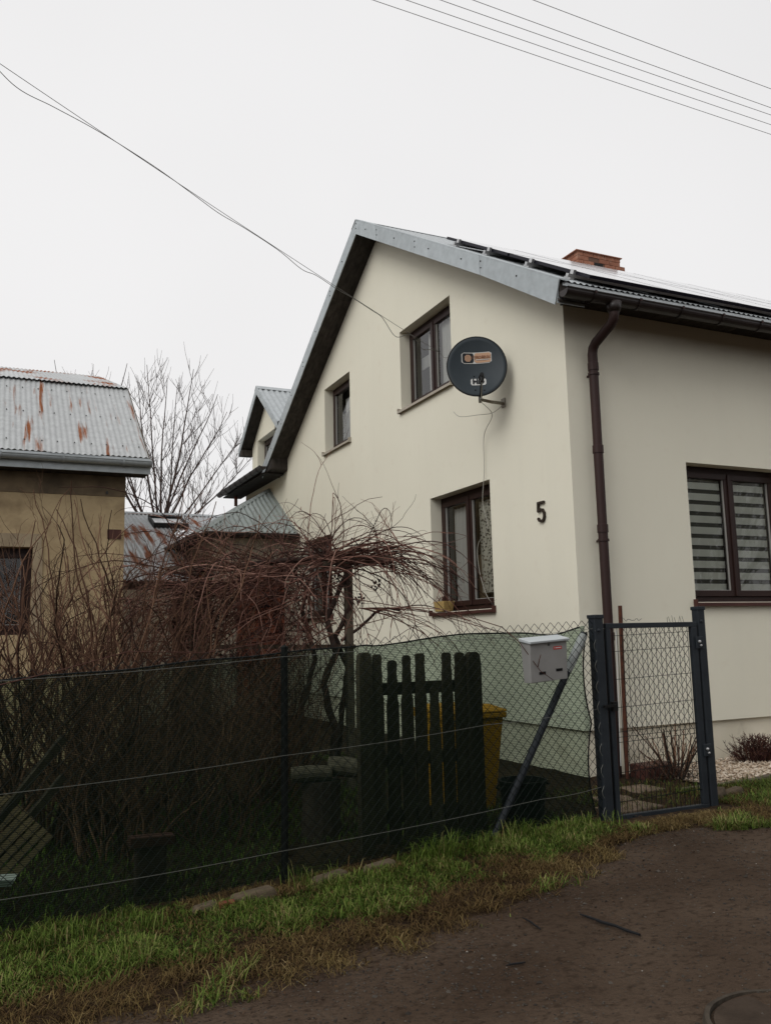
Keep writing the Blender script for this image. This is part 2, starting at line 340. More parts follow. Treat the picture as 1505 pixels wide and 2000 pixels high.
# ============================================================ SETTING
def lerp_tab(tab, x):
    if x <= tab[0][0]: return tab[0][1]
    for (a, b), (c, d) in zip(tab, tab[1:]):
        if x <= c: return b+(d-b)*(x-a)/(c-a)
    return tab[-1][1]
EDGE = [(-40, -3.6), (-9, -3.2), (-7, -3.1), (-5.2, -3.02), (-4.3, -2.98), (-3.7, -2.94), (-3.1, -2.85), (-2.25, -2.6), (-1.6, -2.3), (-1.2, -2.06), (-.8, -2.06), (-.4, -2.25), (.2, -2.45), (1.5, -2.6), (4, -2.7), (40, -3.5)]
GREEN = [(-40, -2.5), (-5.4, -2.5), (-4.65, -2.42), (-4.13, -2.47), (-3.5, -2.44), (-2.8, -2.33), (-1.9, -2.17), (-1.3, -1.88), (-1.05, -1.72), (.05, -1.72), (.15, -2.1), (.8, -2.25), (4, -2.3)]
def edge_y(x): return lerp_tab(EDGE, x)+.05*noise.noise((x*1.7, 3.1, 0))+.04*noise.noise((x*6, 9.1, 0))
def axis(fine0, fine1, step, far):
    a = list(np.arange(fine0, fine1+1e-6, step)); lo = [fine0]; d = step
    while lo[-1] > -far: d *= 1.45; lo.append(lo[-1]-d)
    hi = [a[-1]]; d = step
    while hi[-1] < far: d *= 1.45; hi.append(hi[-1]+d)
    return lo[:0:-1]+a+hi[1:]
def grid_mesh(xs, ys, zf):
    mb = MB(); nx = len(xs)
    mb.v = [(x, y, zf(x, y)) for y in ys for x in xs]
    mb.f = [(j*nx+i, j*nx+i+1, (j+1)*nx+i+1, (j+1)*nx+i) for j in range(len(ys)-1) for i in range(nx-1)]
    return mb
def gbump(x, y):
    b = .018*noise.noise((x*2.3, y*2.3, 0))+.010*noise.noise((x*7, y*7, 1.3))
    under_road = smooth((edge_y(x)-y)/.25+.3)
    return gz(x, y)+b*(1-under_road)-.03*under_road
tag(grid_mesh(axis(-8, 4, .12, 500), axis(-6, 3, .12, 500), gbump).build('ground', M['soil'], smooth=True), 'dark soil and lawn ground around the house', kind='structure')
def road_z(x, y, e):
    d = (e-y)
    rut = -.012*math.exp(-((d-1.1)/.35)**2)-.012*math.exp(-((d-2.6)/.35)**2)
    return gz(x, y)+.004+rut+.010*noise.noise((x*1.9, y*2.6, 4))+.006*noise.noise((x*6, y*6, 2))-.012*(1-smooth(d/.15))
rb = MB(); xs = axis(-8, 4, .07, 300); ts = [0, .05, .1, .16, .24]+list(np.arange(.32, 3.4, .07))+[3.6, 4, 4.6, 5.4, 6.4, 8]
for t in ts:
    for x in xs: e = edge_y(x); rb.v.append((x, e-t, road_z(x, e-t, e)))
nx = len(xs); rb.f = [(j*nx+i+nx, j*nx+i+1+nx, j*nx+i+1, j*nx+i) for j in range(len(ts)-1) for i in range(nx-1)]
tag(rb.build('road', M['road'], smooth=True), 'narrow dark brown dirt lane in front of the fence', kind='structure')

# ============================================================ HOUSE
AY, AZ, SL = 4.72, 8.22, .594                     # apex and pitch of the main roof
OX = -.36                                          # gable overhang
def roof_z(y): return AZ-SL*abs(y-AY)
house = thing('house', 'cream rendered two storey house with galvanised roof and brown windows', 'house', (0, 0, .15))
GW = [(1.615, 3.165, 1.92, 3.48), (2.44, 3.99, 4.937, 6.147), (5.965, 7.165, 4.935, 6.13), (6.90, 8.37, 2.0, 3.44)]      # openings of the gable side (y0,y1,z0,z1)
FW = (1.58, 3.13, 1.912, 3.48)
REV = .17
def wall_cells(mb, us, top, ops, z0, P):
    """front face of a wall with openings: us split positions, top(u), P(u,z,depth)->point"""
    us = sorted(set([round(u, 4) for u in us]))
    for a, b in zip(us, us[1:]):
        m = (a+b)/2; zs = z0
        for (u0, u1, q0, q1) in sorted([o for o in ops if o[0] < m < o[1]], key=lambda o: o[2]):
            mb.quad(P(a, zs, 0), P(b, zs, 0), P(b, q0, 0), P(a, q0, 0)); zs = q1
        mb.quad(P(a, zs, 0), P(b, zs, 0), P(b, top(b), 0), P(a, top(a), 0))
    for (u0, u1, q0, q1) in ops:
        mb.quad(P(u0, q0, 0), P(u0, q1, 0), P(u0, q1, REV), P(u0, q0, REV))
        mb.quad(P(u1, q0, 0), P(u1, q1, 0), P(u1, q1, REV), P(u1, q0, REV))
        mb.quad(P(u0, q1, 0), P(u1, q1, 0), P(u1, q1, REV), P(u0, q1, REV))
        mb.quad(P(u0, q0, 0), P(u1, q0, 0), P(u1, q0, REV), P(u0, q0, REV))
def gtop(y):
    if y > 9.8: return 5.0
    return roof_z(y)-.16
mb = MB()
wall_cells(mb, [0, 1.615, 2.44, 3.165, 3.99, AY, 5.965, 6.9, 7.165, 8.37, 9.8, 9.81, 12.42], gtop, GW, .63, lambda u, z, d: (d, u, z))
wall_cells(mb, [0, 1.58, 3.13, 9.3], lambda x: 5.25, [FW], .63, lambda u, z, d: (u, d, z))
mb.quad((9.3, 0, 0), (9.3, 12.42, 0), (9.3, 12.42, 5), (9.3, 9.44, 5.25), (9.3, AY, AZ-.2), (9.3, 0, 5.25))
mb.quad((0, 12.42, 0), (0, 12.42, 5), (0.001, 12.42, 5), (9.3, 12.42, 5), (9.3, 12.42, 0))
mb.quad((0, 0, .629), (0, 12.42, .629), (.05, 12.42, .629), (.05, 0, .629)); mb.quad((0, 0, .6285), (9.3, 0, .6285), (9.3, .05, .6285), (0, .05, .6285))
wall = mb.build('wall', M['render'], house)
mb = MB(); mb.box(.04, 9.2, .04, 12.3, -.2, .66)
mb.build('plinth', M['plinth'], house)

# --- interior darkness behind every window (rooms)
def room(ox, oy, oz, sx, sy, sz, name='room'):
    m_ = MB(); m_.box(ox, ox+sx, oy, oy+sy, oz, oz+sz); return m_

# --- windows ---------------------------------------------------------------
def window(parent, o, a, n, W, H, cols, name='window', sill=None, sill_out=.055, fr=.065, sash=.07, glass=True):
    """o: lower corner of the opening on the wall face, a: unit along, n: unit outward"""
    o = Vector(o); a = Vector(a); n = Vector(n); Z = Vector((0, 0, 1))
    def L(mb, u0, u1, z0, z1, w0, w1):
        p = [o+a*u+n*w_+Z*z for z in (z0, z1) for (u, w_) in ((u0, w0), (u1, w0), (u1, w1), (u0, w1))]
        mb.hexa(p)
    win = MB()
    d0, d1 = -REV-.07, -REV+.004
    L(win, 0, W, 0, fr, d0, d1); L(win, 0, W, H-fr, H, d0, d1); L(win, 0, fr, fr, H-fr, d0, d1); L(win, W-fr, W, fr, H-fr, d0, d1)
    wn = win.build(name, M['frame'], parent, bevel=.004)
    iw = (W-2*fr)/cols
    for c in range(cols):
        u0 = fr+iw*c+.002; u1 = fr+iw*(c+1)-.002; s = MB(); e0, e1 = -REV-.055, -REV+.026
        z0, z1 = fr+.003, H-fr-.003
        L(s, u0, u1, z0, z0+sash, e0, e1); L(s, u0, u1, z1-sash, z1, e0, e1); L(s, u0, u0+sash, z0+sash, z1-sash, e0, e1); L(s, u1-sash, u1, z0+sash, z1-sash, e0, e1)
        sh = s.build('sash', M['frame'], wn, bevel=.005)
        b = MB(); q = .006; g0, g1 = -REV-.02, -REV+.012
        L(b, u0+sash, u1-sash, z0+sash, z0+sash+q, g0, g1); L(b, u0+sash, u0+sash+q, z0+sash+q, z1-sash, g0, g1); L(b, u1-sash-q, u1-sash, z0+sash+q, z1-sash, g0, g1)
        b.build('glazing_bead', M['seal'], wn)
        # a single reflecting sheet
        cs = ((u0+sash-.01, z0+sash-.01), (u1-sash+.01, z0+sash-.01), (u1-sash+.01, z1-sash+.01), (u0+sash-.01, z1-sash+.01))
        if a.cross(Z).dot(n) < 0: cs = cs[::-1]
        g2 = MB(); g2.quad(*[o+a*u+n*(-REV-.008)+Z*z for u, z in cs])
        g2.build('pane', M['glass'], wn)
    if cols == 2:
        s = MB(); L(s, W/2-.022, W/2+.022, fr+.01, H-fr-.01, -REV+.027, -REV+.040); s.build('meeting_stile', M['frame'], wn, bevel=.004)
    if sill:
        s = MB(); t = .022
        A = [o+a*u+n*w_+Z*z for (w_, z) in ((-REV+.005, .012), (sill_out, -.012), (sill_out, -.012-.035), (sill_out-.006, -.047), (sill_out-.006, -.032), (-REV+.005, -.008)) for u in (-.03, W+.03)]
        v = A; m_ = 6
        s.add(v, [(2*i, 2*i+1, 2*((i+1) % m_)+1, 2*((i+1) % m_)) for i in range(m_)]+[tuple(2*i for i in range(m_)), tuple(2*i+1 for i in range(m_))[::-1]])
        L(s, -.035, -.022, -.05, .03, -.01, sill_out+.002); L(s, W+.022, W+.035, -.05, .03, -.01, sill_out+.002)
        s.build('sill', sill, wn)
    # the dark room behind
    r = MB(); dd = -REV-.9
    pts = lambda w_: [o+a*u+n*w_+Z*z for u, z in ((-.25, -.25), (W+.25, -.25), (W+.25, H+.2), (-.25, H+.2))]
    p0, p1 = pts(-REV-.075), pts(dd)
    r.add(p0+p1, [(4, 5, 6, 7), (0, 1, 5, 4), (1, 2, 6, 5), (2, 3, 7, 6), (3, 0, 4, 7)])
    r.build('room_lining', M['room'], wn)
    return wn, L
def drape(o, a, n, u0, u1, z0, z1, w_, folds, amp, m_, parent, name='curtain'):
    o = Vector(o); a = Vector(a); n = Vector(n); s = MB(); N = max(8, int(folds*8))
    for j in range(7):
        for i in range(N+1):
            t = i/N; z = z0+(z1-z0)*j/6
            s.v.append(tuple(o+a*(u0+(u1-u0)*t)+n*(w_+amp*math.sin(t*folds*2*math.pi+.3*j*.4)+.3*amp*noise.noise((t*5, j*.4, u0)))+Vector((0, 0, z))))
    s.f = [(j*(N+1)+i, j*(N+1)+i+1, (j+1)*(N+1)+i+1, (j+1)*(N+1)+i) for j in range(6) for i in range(N)]
    return s.build(name, m_, parent, smooth=True)
A_, N_ = (0, 1, 0), (-1, 0, 0)
y0, y1, z0, z1 = GW[0]; o = (0, y0, z0)
wn, L = window(house, o, A_, N_, y1-y0, z1-z0, 2, sill=M['sillb'])
drape(o, A_, N_, 1.02, 1.40, .15, 1.40, -.30, 4, .02, M['curtain'], wn)
drape(o, A_, N_, .10, .72, .22, 1.40, -.28, 6, .012, M['lace'], wn, 'lace_curtain')
mb = MB(); L(mb, .9, 1.1, .15, .75, -.5, -.45); mb.build('room_shelf', M['palewood'], wn)
mb = MB(); L(mb, .72, .98, .62, 1.25, -.75, -.72); mb.build('room_cabinet', M['tanwall'], wn)
y0, y1, z0, z1 = GW[1]; o = (0, y0, z0)
wn, L = window(house, o, A_, N_, y1-y0, z1-z0, 2, sill=M['sillc'])
drape(o, A_, N_, .10, .75, .12, 1.10, -.26, 7, .012, M['curtain'], wn)
drape(o, A_, N_, .86, 1.12, .12, 1.08, -.27, 3, .012, M['curtain'], wn)
mb = MB(); L(mb, .84, 1.44, .62, .80, -.33, -.31); mb.build('valance', M['sheer'], wn)
y0, y1, z0, z1 = GW[2]; o = (0, y0, z0)
wn, L = window(house, o, A_, N_, y1-y0, z1-z0, 1, sill=M['sillc'])
drape(o, A_, N_, .15, 1.05, .15, .72, -.30, 9, .012, M['sheer'], wn)
mb = MB(); L(mb, .45, .95, .72, .98, -.34, -.32); mb.build('valance', M['curtain'], wn)
y0, y1, z0, z1 = GW[3]; o = (0, y0, z0)
wn, L = window(house, o, A_, N_, y1-y0, z1-z0, 2, sill=M['sillb'])
tag(wn, 'brown window half hidden by the grape vine')
x0, x1, z0, z1 = FW; o = (x0, 0, z0)
wn, L = window(house, o, (1, 0, 0), (0, -1, 0), x1-x0, z1-z0, 2, sill=M['sillb'])
H_ = z1-z0
for c, (u0, u1) in enumerate(((.135, .725), (.825, 1.415))):
    bl = MB(); L(bl, u0-.01, u1+.01, H_-.155, H_-.115, -.29, -.25); b = bl.build('blind', M['blind'], wn)
    bs = MB(); L(bs, u0, u1, .19, H_-.16, -.246, -.242); bs.build('blind_back_layer', M['zebra'], wn)
    z = H_-.17; k = 0
    while z > .19:
        s = MB(); L(s, u0, u1, z-.082, z, -.226, -.222); s.build('slat', M['blind'], wn); z -= .131; k += 1
# flower box on the sill
fb = thing('flower_box', 'small painted ochre box on the brown ground floor sill', 'box', (-.0, 2.98, 1.93))
mb = MB(); y = 2.93
mb.hexa([(-.035, y-.12, 1.926), (.11, y-.10, 1.926), (.11, y+.10, 1.926), (-.035, y+.12, 1.926), (-.05, y-.14, 2.06), (.13, y-.13, 2.06), (.13, y+.13, 2.06), (-.05, y+.14, 2.06)])
mb.build('box_body', M['box'], fb, bevel=.006)
mb = MB()
for k in range(26):
    a = random.uniform(0, 6.28); p = Vector((.03+random.uniform(-.05, .06), y+random.uniform(-.1, .1), 2.05)); mb.tube([p, p+Vector((math.cos(a)*.02, math.sin(a)*.03, .05)), p+Vector((math.cos(a)*.05, math.sin(a)*.06, .06+random.uniform(0, .03)))], [.004, .005, .002], 3)
mb.build('dry_plant', M['heather'], fb, attr=np.random.rand(len(mb.v)))

# --- house number 5
def text_mesh(body, name, m_, parent, loc, xax, up, size, extrude=.004, align='CENTER', sx=1.0, bold=0.0):
    cu = bpy.data.curves.new(name, 'FONT'); cu.body = body; cu.size = size; cu.extrude = extrude; cu.align_x = align; cu.align_y = 'CENTER'; cu.offset = bold; cu.resolution_u = 3
    t = bpy.data.objects.new(name, cu); col.objects.link(t); bpy.context.view_layer.update()
    me = bpy.data.meshes.new_from_object(t.evaluated_get(bpy.context.evaluated_depsgraph_get())); bpy.data.objects.remove(t); bpy.data.curves.remove(cu)
    me.materials.clear(); me.materials.append(m_); me.name = name
    X = Vector(xax).normalized(); Y = Vector(up).normalized(); Zv = X.cross(Y)
    mtx = Matrix((X*sx, Y, Zv)).transposed().to_4x4(); mtx.translation = Vector(loc)-wloc(parent)
    me.transform(mtx); o = bpy.data.objects.new(name, me); col.objects.link(o); o.parent = parent; return o
def five(parent):   # stroked numeral, 3D letter on the wall
    cy, cz = .555, 2.928; h = .205; ww = .115
    pts = [(.5, 1), (-.42, 1), (-.46, .56), (-.1, .64), (.25, .60), (.48, .42), (.5, .22), (.34, .04), (.0, 0), (-.34, .06), (-.46, .16)]
    q = [Vector((-.018, cy-u*ww, cz-h/2+v*h)) for u, v in pts]
    mb = MB()
    for i, (a, b) in enumerate(zip(q, q[1:])): 
        d = (b-a).normalized(); mb.bar(a-d*.008, b+d*.008, .024 if i > 2 else .026, .021+.0004*i, up=(1, 0, 0))
    return mb.build('house_number', M['number'], parent)
tag(five(house), 'dark metal numeral 5 on the cream wall')

# --- main roof -------------------------------------------------------------
CP = .076
def corr_sheet(P, u0, u1, v0, v1, amp=.009, seg=6, phase=0, v0f=None, v1f=None, CP=.076):
    """corrugated sheet; P(u,v,h)->point; u across the corrugation, v along"""
    n = max(2, int(round((u1-u0)/CP*seg))); mb = MB()
    for i in range(n+1):
        u = u0+(u1-u0)*i/n; h = amp*math.sin((u+phase)/CP*2*math.pi)
        a = v0f(u) if v0f else v0; b = v1f(u) if v1f else v1
        mb.v += [tuple(P(u, a, h)), tuple(P(u, b, h))]
    mb.f = [(2*i, 2*i+2, 2*i+3, 2*i+1) for i in range(n)]
    return mb
nrm = Vector((0, -SL, 1)).normalized(); nrm2 = Vector((0, SL, 1)).normalized()
EV = -.42
roof = MB(); T = .16
for s_ in (-1, 1):
    ya = EV if s_ < 0 else 2*AY-EV
    p = lambda x, y, d: (x, y, roof_z(y)-.03-d)
    roof.hexa([p(-.34, ya-s_*.02, T), p(9.6, ya-s_*.02, T), p(9.6, AY, T), p(-.34, AY, T), p(-.34, ya-s_*.02, 0), p(9.6, ya-s_*.02, 0), p(9.6, AY, 0), p(-.34, AY, 0)])
rf = roof.build('roof', M['soffit'], house)
for s_ in (-1, 1):
    for k in range(10):
        u0 = -.37+k*.998; u1 = u0+.998+.03
        P = (lambda u, v, h: Vector((u, v, roof_z(v)-.004+h)))
        ya = EV if s_ < 0 else 2*AY-EV
        corr_sheet(P, u0, u1, ya, AY, phase=.02).build('roof_sheet', M['galv_sheet'], rf, smooth=True)
mb = MB(); mb.prism([(-.38, AY-.16, AZ-.16*SL+.012), (-.38, AY, AZ+.014), (-.38, AY+.16, AZ-.16*SL+.012), (-.38, AY, AZ+.004)], (10, 0, 0)); mb.build('ridge_cap', M['galv_sheet'], rf)
mb = MB()    # pale drip edge under the sheets
mb.box(-.3, 9.6, EV+.012, EV+.020, roof_z(EV)-.05, roof_z(EV)-.013); mb.build('drip_edge', M['galv_sheet'], rf)
# barge boards in lengths, with screws
def barge(ya, yb, x, zf, hgt, m_, parent, lip=True, ends=(0, 0)):
    mb = MB(); th = .012
    a0, a1 = zf(ya), zf(yb)
    mb.hexa([(x, ya+ends[0], a0-hgt), (x+th, ya+ends[0], a0-hgt), (x+th, yb+ends[1], a1-hgt), (x, yb+ends[1], a1-hgt), (x, ya, a0), (x+th, ya, a0), (x+th, yb, a1), (x, yb, a1)])
    if lip: mb.hexa([(x, ya, a0+.001), (x+.13, ya, a0+.001), (x+.13, yb, a1+.001), (x, yb, a1+.001), (x, ya, a0+.018), (x+.13, ya, a0+.018), (x+.13, yb, a1+.018), (x, yb, a1+.018)])
    b = mb.build('barge_board', m_, parent)
    sc = MB(); n = max(1, int(abs(yb-ya)/.75))
    for i in range(n):
        t = (i+.5)/n; y = ya+(yb-ya)*t
        sc.ball((x-.002, y, zf(y)-hgt*.45), .011, (6, 4))
    for t in (.985,):
        for q in (.25, .6): y = ya+(yb-ya)*t; sc.ball((x-.002, y, zf(y)-hgt*q), .010, (6, 4))
    tag(sc.build('screws', M['screw'], b), kind='stuff')
    return b
bz = lambda y: roof_z(y)+.004
cuts = [EV-.03, 1.05, 2.72, 3.95, AY]
for i in range(4): barge(cuts[i], cuts[i+1]-(.004 if i < 3 else 0), OX-.012-.0012*(i % 2), bz, .235, M['galv'], house, ends=((.09, 0) if i == 0 else (0, 0)))
cuts = [AY, 5.9, 7.3, 8.6, 2*AY-EV]
for i in range(4): barge(cuts[i], cuts[i+1]-(.004 if i < 3 else 0), OX-.012-.0012*(i % 2), bz, .235, M['galv'], house)
# little return at the eave end of the barge
mb = MB(); mb.box(OX, OX+.34, EV+.03, EV+.036, roof_z(EV)-.24, roof_z(EV)-.06); mb.build('eaves_return', M['galv'], rf)
# soffit boards under the verge, laid across
for s_ in (-1, 1):
    y = EV if s_ < 0 else AY+.01; end = AY-.01 if s_ < 0 else 2*AY-EV-.02
    while y < end-.05:
        b = min(y+random.uniform(.75, 1.15), end); mb = MB(); d = .205+random.uniform(0, .006); e = .006
        zf = lambda q: roof_z(q)-d
        mb.hexa([(OX+.002, y, zf(y)-.02), (.03, y, zf(y)-.02), (.03, b-e, zf(b-e)-.02), (OX+.002, b-e, zf(b-e)-.02), (OX+.002, y, zf(y)), (.03, y, zf(y)), (.03, b-e, zf(b-e)), (OX+.002, b-e, zf(b-e))])
        mb.build('soffit_board', M['soffit'], rf); y = b
# eaves soffit on the street side
for k in range(8):
    mb = MB(); mb.box(-.02+k*1.2, 1.17+k*1.2, EV+.05, .02, 5.10, 5.118); mb.build('soffit_board', M['soffit'], rf)
# far eave: boxed end of the verge
mb = MB(); ye = 2*AY-EV; mb.hexa([(OX+.01, ye-.55, 5.02), (.02, ye-.55, 5.02), (.02, ye+.06, 4.98), (OX+.01, ye+.06, 4.98), (OX+.01, ye-.55, 5.30), (.02, ye-.55, 5.30), (.02, ye+.06, 5.17), (OX+.01, ye+.06, 5.17)])
mb.build('eaves_box', M['soffit'], rf, bevel=.03)

# --- gutters and downpipe -------------------------------------------------
def gutter(parent, a, b, r, outn, m_, brackets, name='gutter', bm='gutter', bwide=.03):
    """half round gutter from a to b; outn horizontal outward unit; a,b are on the inner top lip"""
    a = Vector(a); b = Vector(b); n = Vector(outn); mb = MB(); K = 12
    prof = []
    for k in range(K+1):
        t = math.pi*k/K; prof.append((r-r*math.cos(t), -r*math.sin(t)))
    prof += [(2*r+.012, .006), (2*r+.012, .014), (2*r-.004, .014)]
    inner = [(r-(r-.006)*math.cos(t), -(r-.006)*math.sin(t)) for t in [math.pi*(K-k)/K for k in range(K+1)]]
    ring = prof+inner; m2 = len(ring)
    for p in (a, b): mb.v += [tuple(p+n*u+Vector((0, 0, z))) for u, z in ring]
    mb.f = [(i, (i+1) % m2, m2+(i+1) % m2, m2+i) for i in range(m2)]
    c = len(mb.v); mb.add([a+n*u+Vector((0, 0, z)) for u, z in prof[:K+1]], [tuple(range(K+1))]); mb.add([b+n*u+Vector((0, 0, z)) for u, z in prof[:K+1]], [tuple(range(K+1))])
    g = mb.build(name, m_, parent, smooth=False)
    d = (b-a).normalized()
    for q in brackets:
        s = MB(); p = a+d*q
        pts = [p+n*(r-(r+.008)*math.cos(t))+Vector((0, 0, -(r+.008)*math.sin(t))) for t in [math.pi*k/10 for k in range(11)]]+[p+n*(2*r+.012)+Vector((0, 0, .02))]
        for u, v in zip(pts, pts[1:]): s.bar(u, v, bwide, .006, up=(u+v)/2-(p+n*r))
        s.build('gutter_bracket', M[bm], g)
    return g
gut = gutter(house, (OX, EV-.005, 5.025), (9.6, EV-.005, 5.01), .07, (0, -1, 0), M['gutter'], [.35+.58*k for k in range(16)])
tag(gut, 'dark brown half round gutter over the street side')
mb = MB()
for k in range(16):
    x = OX+.35+.58*k; mb.box(x-.012, x+.012, EV-.163, EV-.150, 5.013, 5.043)
mb.build('bracket_clip', M['pipe'], gut)
mb = MB(); mb.tube([(.27, EV-.075, 4.98), (.27, EV-.075, 4.92), (.27, EV-.075, 4.88)], [.085, .075, .060], 14); mb.build('outlet', M['gutter'], gut, smooth=True)
dp = MB(); pr = .052; px_, py_ = .275, -.105
path = [(.27, EV-.075, 4.93), (.27, EV-.075, 4.86), (.27, EV-.06, 4.815), (.272, EV-.02, 4.775), (.275, -.165, 4.655), (.275, -.12, 4.61), (.275, py_, 4.55), (.275, py_, 4.40)]
dp.tube(path, pr, 14, caps=False); dpo = dp.build('downpipe', M['pipe'], house, smooth=True)
for (za, zb) in ((4.42, 3.50), (3.52, 2.66), (2.68, 1.55), (1.57, .14)):
    s = MB(); s.tube([(px_, py_, za), (px_, py_, zb)], [pr-.001, pr-.003], 14, caps=False); s.build('pipe_length', M['pipe'], dpo, smooth=True)
    s = MB(); s.tube([(px_, py_, za-.05), (px_, py_, za+.03), (px_, py_, za+.035)], [pr+.006, pr+.006, pr+.002], 14); s.build('pipe_collar', M['pipe'], dpo)
for z in (4.33, 2.55, .9):
    s = MB(); s.tube([(px_, py_, z-.012), (px_, py_, z+.012)], pr+.009, 14); s.bar((px_, py_+.04, z), (px_, .02, z), .02); s.build('pipe_clip', M['pipe'], dpo)

# --- solar panels on the street slope -------------------------------------
arr = MB()
def slope_box(mb, x0, x1, ya, yb, h0, h1):
    P = lambda x, y, h: Vector((x, y, roof_z(y)))+nrm*h
    mb.hexa([P(x0, ya, h0), P(x1, ya, h0), P(x1, yb, h0), P(x0, yb, h0), P(x0, ya, h1), P(x1, ya, h1), P(x1, yb, h1), P(x0, yb, h1)])
for row, (ya, yb) in enumerate(((-.36, 1.10), (1.14, 2.60))):
    for k in range(7):
        x0 = .06+k*1.07; x1 = x0+1.04
        f = MB(); slope_box(f, x0, x1, ya, yb, .062, .097); p = f.build('solar_panel', M['panel_frame'], house)
        g = MB(); P = lambda x, y: Vector((x, y, roof_z(y)))+nrm*.0985
        g.quad(P(x0+.012, ya+.012), P(x1-.012, ya+.012), P(x1-.012, yb-.012), P(x0+.012, yb-.012)); g.build('cell_surface', M['panel'], p)
for y in (-.12, .62, 1.50, 2.24):
    s = MB(); slope_box(s, -.03, 7.8, y-.02, y+.02, .024, .060); r_ = s.build('mounting_rail', M['alu'], house)
    s = MB(); slope_box(s, .02, .055, y-.025, y+.025, .061, .108); slope_box(s, -.02, .03, y-.05, y+.05, .004, .023); s.build('end_clamp', M['alu'], r_)

# --- chimney of clay blocks ------------------------------------------------
ch = MB(); ch.box(4.16, 5.12, 4.92, 5.34, 7.9, 8.575); chim = ch.build('chimney', M['mortar'], house)
zc = 7.93
while zc < 8.54:
    hh = min(.075, 8.59-zc); off = .12*(int((zc-7.9)/.08) % 2)
    for face in (0, 1):
        u = (4.15 if face == 0 else 4.91)-off; end = 5.13 if face == 0 else 5.35
        while u < end-.02:
            a = max(u, 4.15 if face == 0 else 4.91); b = min(u+.235, end)
            if b-a > .03:
                s = MB()
                if face == 0:
                    if not (4.50 < (a+b)/2 < 4.75 and 8.33 < zc < 8.48): s.box(a, b, 4.908, 4.925, zc, zc+hh)
                else: s.box(4.148, 4.165, a, b, zc, zc+hh)
                if s.v: s.build('brick', M['clay'], chim)
            u += .245
    zc += .083
s = MB(); s.box(4.52, 4.72, 4.914, 4.93, 8.345, 8.42); s.build('vent', M['black'], chim)
s = MB(); s.box(4.10, 5.16, 4.88, 5.38, 8.585, 8.60); s.build('chimney_cap', M['clay'], chim)
s = MB(); s.box(5.13, 5.27, 4.95, 5.30, 7.9, 8.46); s.build('chimney_shoulder', M['clay'], chim)

# --- rear wing: eaves wall gutter, roof, dormer ----------------------------
mb = MB(); rz = lambda x: 5.155+SL*(x+.42)
mb.hexa([(-.42, 9.85, rz(-.42)-.14), (4.6, 9.85, rz(4.6)-.14), (4.6, 12.75, rz(4.6)-.14), (-.42, 12.75, rz(-.42)-.14), (-.42, 9.85, rz(-.42)), (4.6, 9.85, rz(4.6)), (4.6, 12.75, rz(4.6)), (-.42, 12.75, rz(-.42))])
mb.hexa([(4.601, 9.85, rz(4.6)-.14), (9.6, 9.85, 5.0), (9.6, 12.75, 5.0), (4.601, 12.75, rz(4.6)-.14), (4.601, 9.85, rz(4.6)), (9.6, 9.85, 5.15), (9.6, 12.75, 5.15), (4.601, 12.75, rz(4.6))])
rw = mb.build('rear_roof', M['soffit'], house)
for k in range(3):
    P = lambda u, v, h: Vector((v, u, rz(v)+.01+h)); corr_sheet(P, 9.86+k*.97, 9.86+k*.97+.99, -.45, 4.6).build('roof_sheet', M['galv_sheet'], rw, smooth=True)
gutter(house, (-.43, 9.36, 5.09), (-.43, 12.95, 5.07), .07, (-1, 0, 0), M['gutter'], [.3+.42*k for k in range(8)])
mb = MB(); mb.box(-.45, -.02, 9.5, 12.8, 4.97, 4.99); mb.build('soffit_board', M['soffit'], rw)
dw = MB(); DX = .12; dy0, dy1, dap, dzt = 9.72, 12.28, 11.02, 7.25; DS = .77
dtop = lambda y: dzt-.16-DS*abs(y-dap)
wall_cells(dw, [dy0, 10.15, dap, 11.85, dy1], dtop, [(10.15, 11.85, 5.2, 6.2)], 5.0, lambda u, z, d: (DX+d, u, z))
for yq in (dy0, dy1): dw.quad((DX, yq, 5.0), (3.2, yq, 6.3), (3.2, yq, 6.6), (DX, yq, dtop(yq)))
dorm = dw.build('dormer', M['render'], house)
window(dorm, (DX, 10.15, 5.2), A_, N_, 1.70, 1.0, 2, name='window_frame')
# window parts must not go a fourth level down: lift them to the dormer
for o_ in list(bpy.data.objects):
    if o_.parent and o_.parent.name.startswith('window_frame'): o_.parent = dorm
dz_ = lambda y: dzt-DS*abs(y-dap)
for s_ in (-1, 1):
    ye = dap+s_*1.50
    P = lambda u, v, h: Vector((u, v, dz_(v)+h)); corr_sheet(P, DX-.27, 3.6, ye, dap, amp=.018, CP=.13).build('roof_sheet', M['galv_sheet'], dorm, smooth=True)
    b = MB(); q = lambda x, y, d: (x, y, dz_(y)-.02-d)
    b.hexa([q(DX-.25, ye, .12), q(3.6, ye, .12), q(3.6, dap, .12), q(DX-.25, dap, .12), q(DX-.25, ye, 0), q(3.6, ye, 0), q(3.6, dap, 0), q(DX-.25, dap, 0)]); b.build('soffit', M['soffit'], dorm)
    mb = MB(); x = DX-.28; th = .014; hg = .17
    mb.hexa([(x, ye, dz_(ye)-hg), (x+th, ye, dz_(ye)-hg), (x+th, dap, dz_(dap)-hg), (x, dap, dz_(dap)-hg), (x, ye, dz_(ye)+.012), (x+th, ye, dz_(ye)+.012), (x+th, dap, dz_(dap)+.012), (x, dap, dz_(dap)+.012)])
    for t in (.2, .5, .8): mb.ball((x-.003, ye+(dap-ye)*t, dz_(ye+(dap-ye)*t)-.09), .012, (5, 4))
    mb.build('barge_board', M['galv'], dorm)
